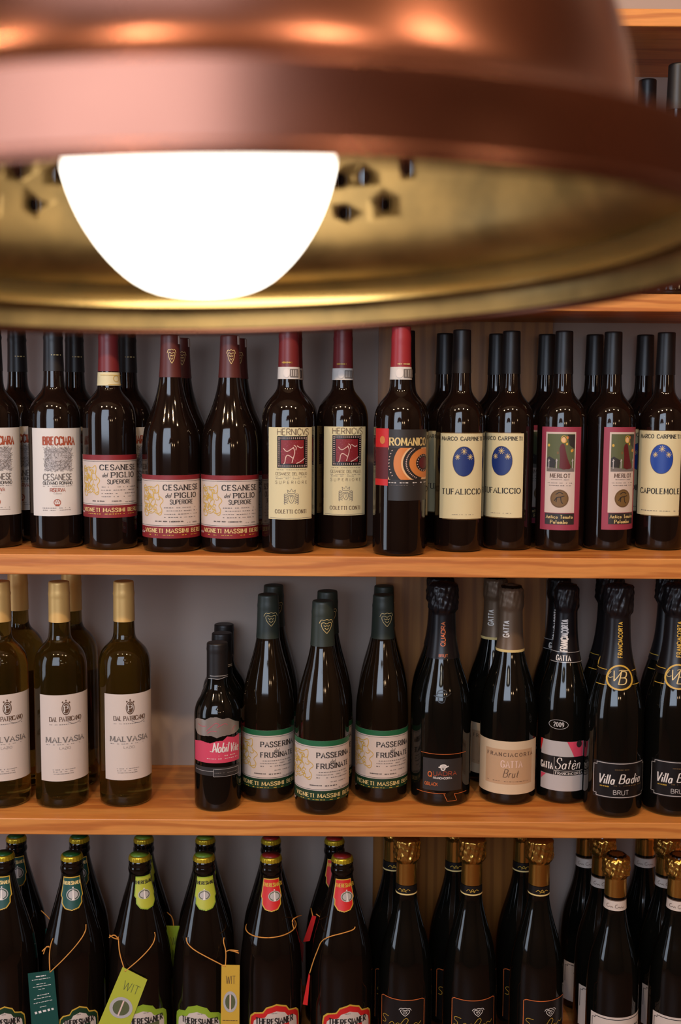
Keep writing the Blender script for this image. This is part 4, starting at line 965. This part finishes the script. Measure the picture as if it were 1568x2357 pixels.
# ================================================================== dark bottles on the shelf above the lamp
for i, (px, l) in enumerate(((1312, 'dark wine bottle on the upper shelf, wholly behind the copper lamp'), (1432, 'dark wine bottle on the upper shelf, half hidden by the copper lamp'), (1552, 'dark wine bottle on the upper shelf, clear of the copper lamp'))):
    put_back('painted_label_bottle', px, 400, .06, l, Z=SH0, group='dark bottles on the upper shelf', rz=2.6)
    put_back('painted_label_bottle', px + 52, 400, .138, 'dark bottle in the back file, ' + l.split(', ')[0].replace('dark wine bottle ', '') + (', beside the lamp dome', ', next beside the lamp dome', ', at the edge of the picture')[i], Z=SH0, group='dark bottles on the upper shelf', rz=2.6)

for k in range(11):
    put_back('painted_label_bottle', 12 + 118*k, 400, .06, 'dark wine bottle on the upper shelf, hidden by the copper lamp', Z=SH0, group='bottles hidden behind the copper lamp', rz=2.6)

# ================================================================== hang tags on the beers
def hang_tag(label, m, corners, Y, loop, hole, bott, words=(), emblem=None, lines_=(), thick=.0008, fold=None, back=None, neck=None):
    """corners: picture corners (tl, tr, br, bl) of the card, hanging at depth Y; loop: picture points of the twine"""
    hx, hz = on_plane_y(*hole, Y)
    root = empty('hang_tag', (hx, Y, hz))
    C = [on_plane_y(*c, Y) for c in corners]; C = [(x-hx, z-hz) for x, z in C]
    v = [(x, 0, z) for x, z in C] + [(x, thick, z) for x, z in C]
    mesh_obj('card', v, [(3, 2, 1, 0), (4, 5, 6, 7), (0, 1, 5, 4), (1, 2, 6, 5), (2, 3, 7, 6), (3, 0, 4, 7)], M[m], root, smooth=False)
    def T(p):                                              # unit square of the card -> local point, v = 0 at the bottom
        u, w_ = p
        a = [C[3][k] + (C[2][k]-C[3][k])*u for k in (0, 1)]; b = [C[0][k] + (C[1][k]-C[0][k])*u for k in (0, 1)]
        return a[0] + (b[0]-a[0])*w_, a[1] + (b[1]-a[1])*w_
    V, F, MI, ML = [], [], [], []
    def ribbon(pts, w_, mm, d=.0003):
        if mm not in ML: ML.append(mm)
        for a, b in zip(pts, pts[1:]):
            (ax, az), (bx_, bz) = T(a), T(b); dx, dz = bx_-ax, bz-az; L = math.hypot(dx, dz) or 1e-9
            nx, nz = -dz/L*w_/2, dx/L*w_/2; k = len(V)
            V.extend([(ax+nx, -d, az+nz), (ax-nx, -d, az-nz), (bx_-nx, -d, bz-nz), (bx_+nx, -d, bz+nz)]); F.append((k, k+1, k+2, k+3)); MI.append(ML.index(mm))
    for t, x0, x1, y0, y1, mm in words:
        st, W = text_strokes(t)
        for p in st: ribbon([(x0 + (x1-x0)*a/W, y0 + (y1-y0)*b) for a, b in p], .0007, M[mm])
    rnd = random.Random(2)
    for x0, x1, y, mm, w_ in lines_:
        x = x0
        while x < x1:
            e = min(x1, x + rnd.uniform(.05, .16)); ribbon([(x, y), (e, y)], w_, M[mm]); x = e + .025
    if emblem:
        cx, cy, rx, ry = emblem
        for q, mm, dd in ((1, 'grey', .0003), (.72, 'olive', .0004)):
            if M[mm] not in ML: ML.append(M[mm])
            k = len(V); n_ = 20; V.extend([(T((cx + q*rx*math.sin(6.2832*i/n_), cy + q*ry*math.cos(6.2832*i/n_)))[0], -dd, T((cx + q*rx*math.sin(6.2832*i/n_), cy + q*ry*math.cos(6.2832*i/n_)))[1]) for i in range(n_)])
            F.append(tuple(range(k, k+n_))); MI.append(ML.index(M[mm]))
        ribbon([(cx, cy-ry*.8), (cx, cy+ry*.7)], .0022, M['skin'], .0006)
    if V: mesh_obj('print', V, F, ML, root, MI, smooth=False)
    for pts in loop:
        P = []
        for px, py, yy in pts:
            for _ in range(4):                             # keep the twine on the outside of its bottle
                x, z = on_plane_y(px, py, yy); r = bott[2]*TYPES[bott[3]]['rad']((z - SH3)/bott[2]) + .0012; dx = x - bott[0]
                if abs(dx) < r: yy = min(yy, bott[1] - math.sqrt(r*r - dx*dx))
            x, z = on_plane_y(px, py, yy); P.append((x-hx, yy-Y, z-hz))
        tube('twine', chaikin(P, 2), .0008, twine, root)
    return tag(root, label, 'tag', 'paper tags tied to the beer bottles')
def bo(px, py, Y, sc, t): return (on_plane_y(px, py, Y)[0], Y, sc, t)
BO = dict(a=bo(166, 2000, YB, 1, 'green_neck_beer'), b=bo(322, 2000, YB, 1, 'lime_neck_beer'), c=bo(470, 2000, YB, 1, 'lime_neck_beer'), d=bo(331, 1950, YB+.094, .962, 'lime_neck_beer'), e=bo(183, 1950, YB+.094, .962, 'green_neck_beer'), f=bo(788, 2000, YB, 1, 'red_neck_beer'), g=bo(770, 1950, YB+.094, .962, 'red_neck_beer'), h=bo(624, 2000, YB, 1, 'red_neck_beer'))
RBEER = TYPES['green_neck_beer']['R']; yf = YB - RBEER
hang_tag('dark green paper tag with white print, tied to a teal-necked beer bottle', 'teal', [(64, 2241), (124, 2233), (136, 2362), (74, 2380)], yf - .002,
    [[(115, 2238, yf-.002), (113, 2200, yf+.012), (117, 2172, yf+.022), (122, 2160, yf+.03)], [(115, 2238, yf-.002), (150, 2205, yf+.006), (185, 2165, yf+.012), (198, 2142, yf+.02), (198, 2128, yf+.032)], [(113, 2178, yf+.018), (104, 2182, yf+.014), (97, 2190, yf+.012)], [(114, 2180, yf+.018), (106, 2178, yf+.012), (100, 2196, yf+.012)]], (115, 2238), BO['a'],
    lines_=[(.3, .68, .93, 'white', .0016), (.14, .84, .88, 'white', .0009), (.3, .66, .8, 'white', .0008), (.16, .84, .76, 'white', .0008), (.36, .6, .71, 'white', .0008), (.3, .74, .61, 'white', .0010), (.16, .8, .56, 'white', .0008), (.14, .84, .49, 'white', .0008), (.36, .62, .41, 'white', .0008), (.16, .24, .33, 'white', .0036), (.30, .40, .33, 'white', .0034), (.46, .58, .33, 'white', .0030), (.64, .72, .33, 'white', .0034), (.78, .86, .33, 'white', .0030)])
hang_tag('lime green paper tag hanging at a slant on a beer bottle', 'yell', [(282, 2226), (339, 2255), (290, 2385), (222, 2368)], yf - .003,
    [[(288, 2236, yf-.003), (275, 2195, yf+.008), (273, 2165, yf+.02), (272, 2156, yf+.03)], [(288, 2236, yf-.003), (325, 2205, yf+.004), (352, 2175, yf+.012), (358, 2155, yf+.022), (356, 2146, yf+.032)], [(274, 2162, yf+.02), (262, 2160, yf+.014), (252, 2152, yf+.012)], [(274, 2164, yf+.02), (264, 2150, yf+.014), (251, 2158, yf+.012)]], (288, 2236), BO['b'],
    words=[('WIT', .28, .86, .70, .84, 'olive')], emblem=(.5, .42, .40, .17))
hang_tag('narrow yellow-green paper tag hanging straight on a beer bottle', 'gold', [(510, 2221), (552, 2222), (551, 2375), (508, 2374)], yf - .003,
    [[(519, 2225, yf-.003), (521, 2190, yf+.008), (514, 2168, yf+.02), (516, 2158, yf+.028)], [(519, 2225, yf-.003), (480, 2205, yf-.001), (445, 2186, yf+.008), (430, 2170, yf+.020), (429, 2158, yf+.034)], [(521, 2190, yf+.008), (530, 2186, yf+.004), (549, 2189, yf+.004)], [(530, 2188, yf+.006), (540, 2190, yf+.004), (550, 2194, yf+.004)]], (519, 2225), BO['c'],
    words=[('WIT', .26, .76, .72, .84, 'brownink')], emblem=(.5, .45, .38, .16), lines_=[(.1, .9, .17, 'bronze', .0012)])
yr = YB + .094 - RBEER*.962
hang_tag('lime tag with printed word, on a beer bottle in the back file', 'lime', [(379, 2131), (433, 2132), (415, 2205), (398, 2225)], yr - .004, [[(400, 2134, yr-.004), (398, 2112, yr+.02), (385, 2100, yr+.03)]], (400, 2134), BO['d'], words=[('WIT', .2, .8, .5, .72, 'olive')])
hang_tag('dark green tag corner showing behind the teal-necked beer', 'teal', [(105, 2138), (150, 2136), (150, 2205), (104, 2200)], yr - .004, [[(125, 2140, yr-.004), (118, 2118, yr+.014), (95, 2096, yr+.026)]], (125, 2140), BO['e'], lines_=[(.2, .6, .55, 'white', .001)])
hang_tag('bright red tag seen edge-on between the two red-necked beers', 'bred', [(711, 2240), (714, 2246), (708, 2314), (697, 2312)], yf + .016, [[(713, 2240, yf+.016), (722, 2210, yf+.016), (732, 2185, yf+.016), (740, 2165, yf+.014), (760, 2155, yf+.008), (790, 2148, yf+.008), (815, 2140, yf+.022), (818, 2133, yf+.032)]], (713, 2240), BO['f'])
hang_tag('slim red tag on the beer behind the red-necked pair', 'bred', [(719, 2107), (728, 2110), (713, 2166), (698, 2168)], yr + .004, [[(720, 2108, yr+.004), (716, 2090, yr+.02)], [(728, 2104, yr+.012), (742, 2114, yr+.008), (757, 2119, yr+.012)]], (720, 2108), BO['g'])
hang_tag('dull red tag tucked behind the red-necked beer beside the lime ones', 'maroon', [(676, 2138), (700, 2176), (697, 2216), (690, 2200)], yr - .006, [[(677, 2139, yr-.006), (671, 2118, yr+.006), (684, 2110, yr+.004), (694, 2107, yr+.004)]], (677, 2139), BO['h'])
# twine round the neck of the red-necked beer whose tag hangs behind it
t = TYPES['red_neck_beer']; zz = on_plane_y(624, 2153, YB - .03)[1] - t['Z']; r_ = t['rad'](zz) + .0008
tube('twine_loop', [(r_*math.sin(a), -r_*math.cos(a), zz + .002*math.sin(a*1.0)) for a in [2*math.pi*k/40 for k in range(41)]], .0008, twine, t['root'])

# ================================================================== the pendant lamp close to the camera
copper = noise_mat('brushed_copper', (116, 76, 62), (136, 90, 74), 9, rough=.28, metal=1.0, rvar=.08)
brass = noise_mat('dull_brass_lining', (116, 96, 60), (156, 128, 80), 26, rough=.44, metal=.8, detail=4, rvar=.1)
lamp_loc = Vector((-.046, -DIST + .4572, EYE + .0451))
lamp = empty('pendant_lamp', lamp_loc); lamp.rotation_euler = (-.0403, -.0367, 0)
tag(lamp, 'copper dome pendant lamp with brass lining and glowing globe bulb', 'lamp')
OUT = chaikin([(.2005, 0), (.2008, .014), (.2004, .0205), (.2002, .0215), (.190, .0255), (.175, .0295), (.1645, .0355), (.1605, .046), (.1575, .07), (.150, .096), (.136, .122), (.112, .146), (.080, .164), (.045, .174), (.026, .178)], 2)
INN = chaikin([(.1985, 0), (.1985, .0122), (.1945, .0138), (.1945, .0142), (.1985, .0150), (.1985, .0195), (.1975, .0205), (.1885, .0240), (.1740, .0278), (.1630, .0335), (.1585, .045), (.155, .07), (.1475, .095), (.134, .120), (.110, .144), (.079, .1615), (.045, .1715), (.026, .1755)], 2)
def cutters():
    """vent holes as short drills through the dome wall"""
    v, f = [], []
    for ang, h in HOLES:
        n_ = 14; d = Vector((math.sin(ang), math.cos(ang), .12)).normalized(); a = d.cross(Vector((0, 0, 1))).normalized(); b = a.cross(d)
        k = len(v)
        for q in (.135, .18):
            c = Vector((math.sin(ang)*q, math.cos(ang)*q, h + (q-.155)*.12))
            v += [tuple(c + a*(.0039*math.cos(6.2832*i/n_)) + b*(.0039*math.sin(6.2832*i/n_))) for i in range(n_)]
        f += [(k+i, k+(i+1) % n_, k+n_+(i+1) % n_, k+n_+i) for i in range(n_)] + [tuple(reversed(range(k, k+n_))), tuple(range(k+n_, k+2*n_))]
    return mesh_obj('vent_drill', v, f, brass, smooth=False)
HOLES = [(.31+k, h) for k, h in ((0, .072), (.0, .055), (.15, .057), (.24, .073), (.09, .072))]
HOLES = HOLES + [(a - 1.2, h) for a, h in HOLES]
def shell(name, prof, m, flip):
    seg = 96; v, f = [], []
    for r, z in prof:
        for k in range(seg):
            a = 2*math.pi*k/seg; v.append((r*math.sin(a), -r*math.cos(a), z))
    for i in range(len(prof)-1):
        for k in range(seg):
            q = (i*seg+k, i*seg+(k+1) % seg, (i+1)*seg+(k+1) % seg, (i+1)*seg+k); f.append(q[::-1] if flip else q)
    return v, f
vo, fo = shell('o', OUT, copper, False); vi, fi = shell('i', INN, brass, True)
k = len(vo); seg = 96; V = vo + vi; F = fo + [tuple(k+q for q in t) for t in fi]; MI = [0]*len(fo) + [1]*len(fi)
for j in range(seg):
    j2 = (j+1) % seg; F.append((j2, j, k+j, k+j2)); MI.append(1)
    a, b = (len(OUT)-1)*seg, k + (len(INN)-1)*seg; F.append((a+j, a+j2, b+j2, b+j)); MI.append(0)
shade = mesh_obj('lamp_shade', V, F, [copper, brass], lamp, MI)
drill = cutters()
import bmesh
for ob in (shade, drill):                                  # both closed and facing outward, so that the drilling is clean
    bm = bmesh.new(); bm.from_mesh(ob.data); bmesh.ops.remove_doubles(bm, verts=bm.verts, dist=1e-6); bmesh.ops.recalc_face_normals(bm, faces=bm.faces); bm.to_mesh(ob.data)
    bm.free()
bo = shade.modifiers.new('vents', 'BOOLEAN'); bo.object = drill; bo.operation = 'DIFFERENCE'; bo.solver = 'EXACT'
drill.parent = lamp
bpy.context.view_layer.update()
me = bpy.data.meshes.new_from_object(shade.evaluated_get(bpy.context.evaluated_depsgraph_get()))
shade.modifiers.clear(); shade.data = me; me.name = 'lamp_shade'
bpy.data.objects.remove(drill)
shade['label'] = 'copper dome outside, dull brass inside, with vent holes'
lathe('inner_collar', [(.1855, .0125), (.1855, .0262), (.1873, .0262), (.1873, .0125), (.1855, .0125)], noise_mat('polished_brass', (190, 160, 100), (206, 174, 112), 12, rough=.2, metal=.9), lamp, seg=96, caps=False)
# rolled wire in the rim
rimv = [((.2000 + .0022*math.cos(q))*math.sin(a), -(.2000 + .0022*math.cos(q))*math.cos(a), .0004 + .0022*math.sin(q)) for a in [2*math.pi*k/96 for k in range(96)] for q in [2*math.pi*k/8 for k in range(8)]]
mesh_obj('rolled_rim', rimv, [(a*8+q, a*8+(q+1) % 8, ((a+1) % 96)*8+(q+1) % 8, ((a+1) % 96)*8+q) for a in range(96) for q in range(8)], copper, lamp)
bulb_m = mat('glowing_bulb', (255, 250, 240), .3, emit=(1.0, .93, .80), estr=14.0)
bc = (-.009, 0, .050)
prof = chaikin([(.004, -.0045), (.022, -.003), (.036, .008), (.047, .024), (.0535, .042), (.0545, .056), (.050, .074), (.040, .090), (.028, .102), (.020, .112), (.0165, .122)], 2)
bulb = lathe('bulb', prof, bulb_m, lamp, seg=48); bulb.location = (bc[0], 0, 0)
dk = mat('dark_bakelite', (30, 24, 22), .4)
so = lathe('lamp_holder', [(.0165, .118), (.024, .122), (.026, .15), (.026, .18), (.022, .186), (.008, .195), (.006, .205)], dk, lamp, seg=32); so.location = (bc[0]*.4, 0, 0)
inv = Matrix.Rotation(-.0403, 4, 'X'); inv = (Matrix.Translation(lamp_loc) @ lamp.rotation_euler.to_matrix().to_4x4()).inverted()
top = inv @ Vector((lamp_loc.x, lamp_loc.y, ROOMH)); top2 = inv @ Vector((lamp_loc.x, lamp_loc.y, ROOMH-.03))
tube('cord', [(bc[0]*.4, 0, .20), tuple(Vector((0, 0, .2)).lerp(top, .5)), tuple(top2)], .0035, dk, lamp, seg=8)
rose = lathe('ceiling_rose', [(.05, -.0), (.05, .018), (.035, .030)][::-1], dk, lamp, seg=32); rose.matrix_parent_inverse = Matrix.Identity(4)
rose.data.transform(Matrix.Rotation(math.pi, 4, 'X')); rose.matrix_local = inv @ Matrix.Translation((lamp_loc.x, lamp_loc.y, ROOMH-.0))

# ================================================================== spotlights of the shop, behind the photographer
def spot(x, y, z, aim, watts, label, rad_=.045):
    r = empty('ceiling_spotlight', (x, y, z)); tag(r, label, 'spotlight', 'track spotlights over the shop floor')
    d = (Vector(aim) - Vector((x, y, z))).normalized(); q = d.to_track_quat('-Z', 'Y').to_matrix().to_4x4()
    hood = lathe('hood', [(.052, -.02), (.052, .05), (.04, .085), (.015, .10)], dk, r, seg=24, caps=False); hood.matrix_local = q
    tube('stem', [(0, 0, .04), (0, 0, ROOMH - z)], .008, dk, r, seg=8)
    ld = bpy.data.lights.new('spot_lamp', 'POINT'); ld.energy = watts; ld.color = (1.0, .68, .40); ld.shadow_soft_size = rad_
    lo = bpy.data.objects.new('spot_lamp', ld); col.objects.link(lo); lo.parent = r; lo.location = tuple(d*.075)
for i, (x, y, z, wt) in enumerate(((-1.3, -1.75, 3.2, 78), (-.4, -1.7, 3.2, 78), (.5, -1.7, 3.2, 78), (1.4, -1.75, 3.2, 78), (.42, -2.5, 1.62, 5), (.78, -2.5, 1.62, 5), (1.6, -2.4, 1.8, 5))):
    spot(x, y, z, (x*.3, 0, 1.1), wt, ('high dark spotlight on the glazed door side', 'high dark spotlight next to the lamp cord, door side', 'high dark spotlight next to the lamp cord, far side from the door', 'high dark spotlight farthest from the glazed door', 'low dark spotlight beside the shop window', 'low dark spotlight between two other low ones', 'low dark spotlight farthest from the shop window')[i])
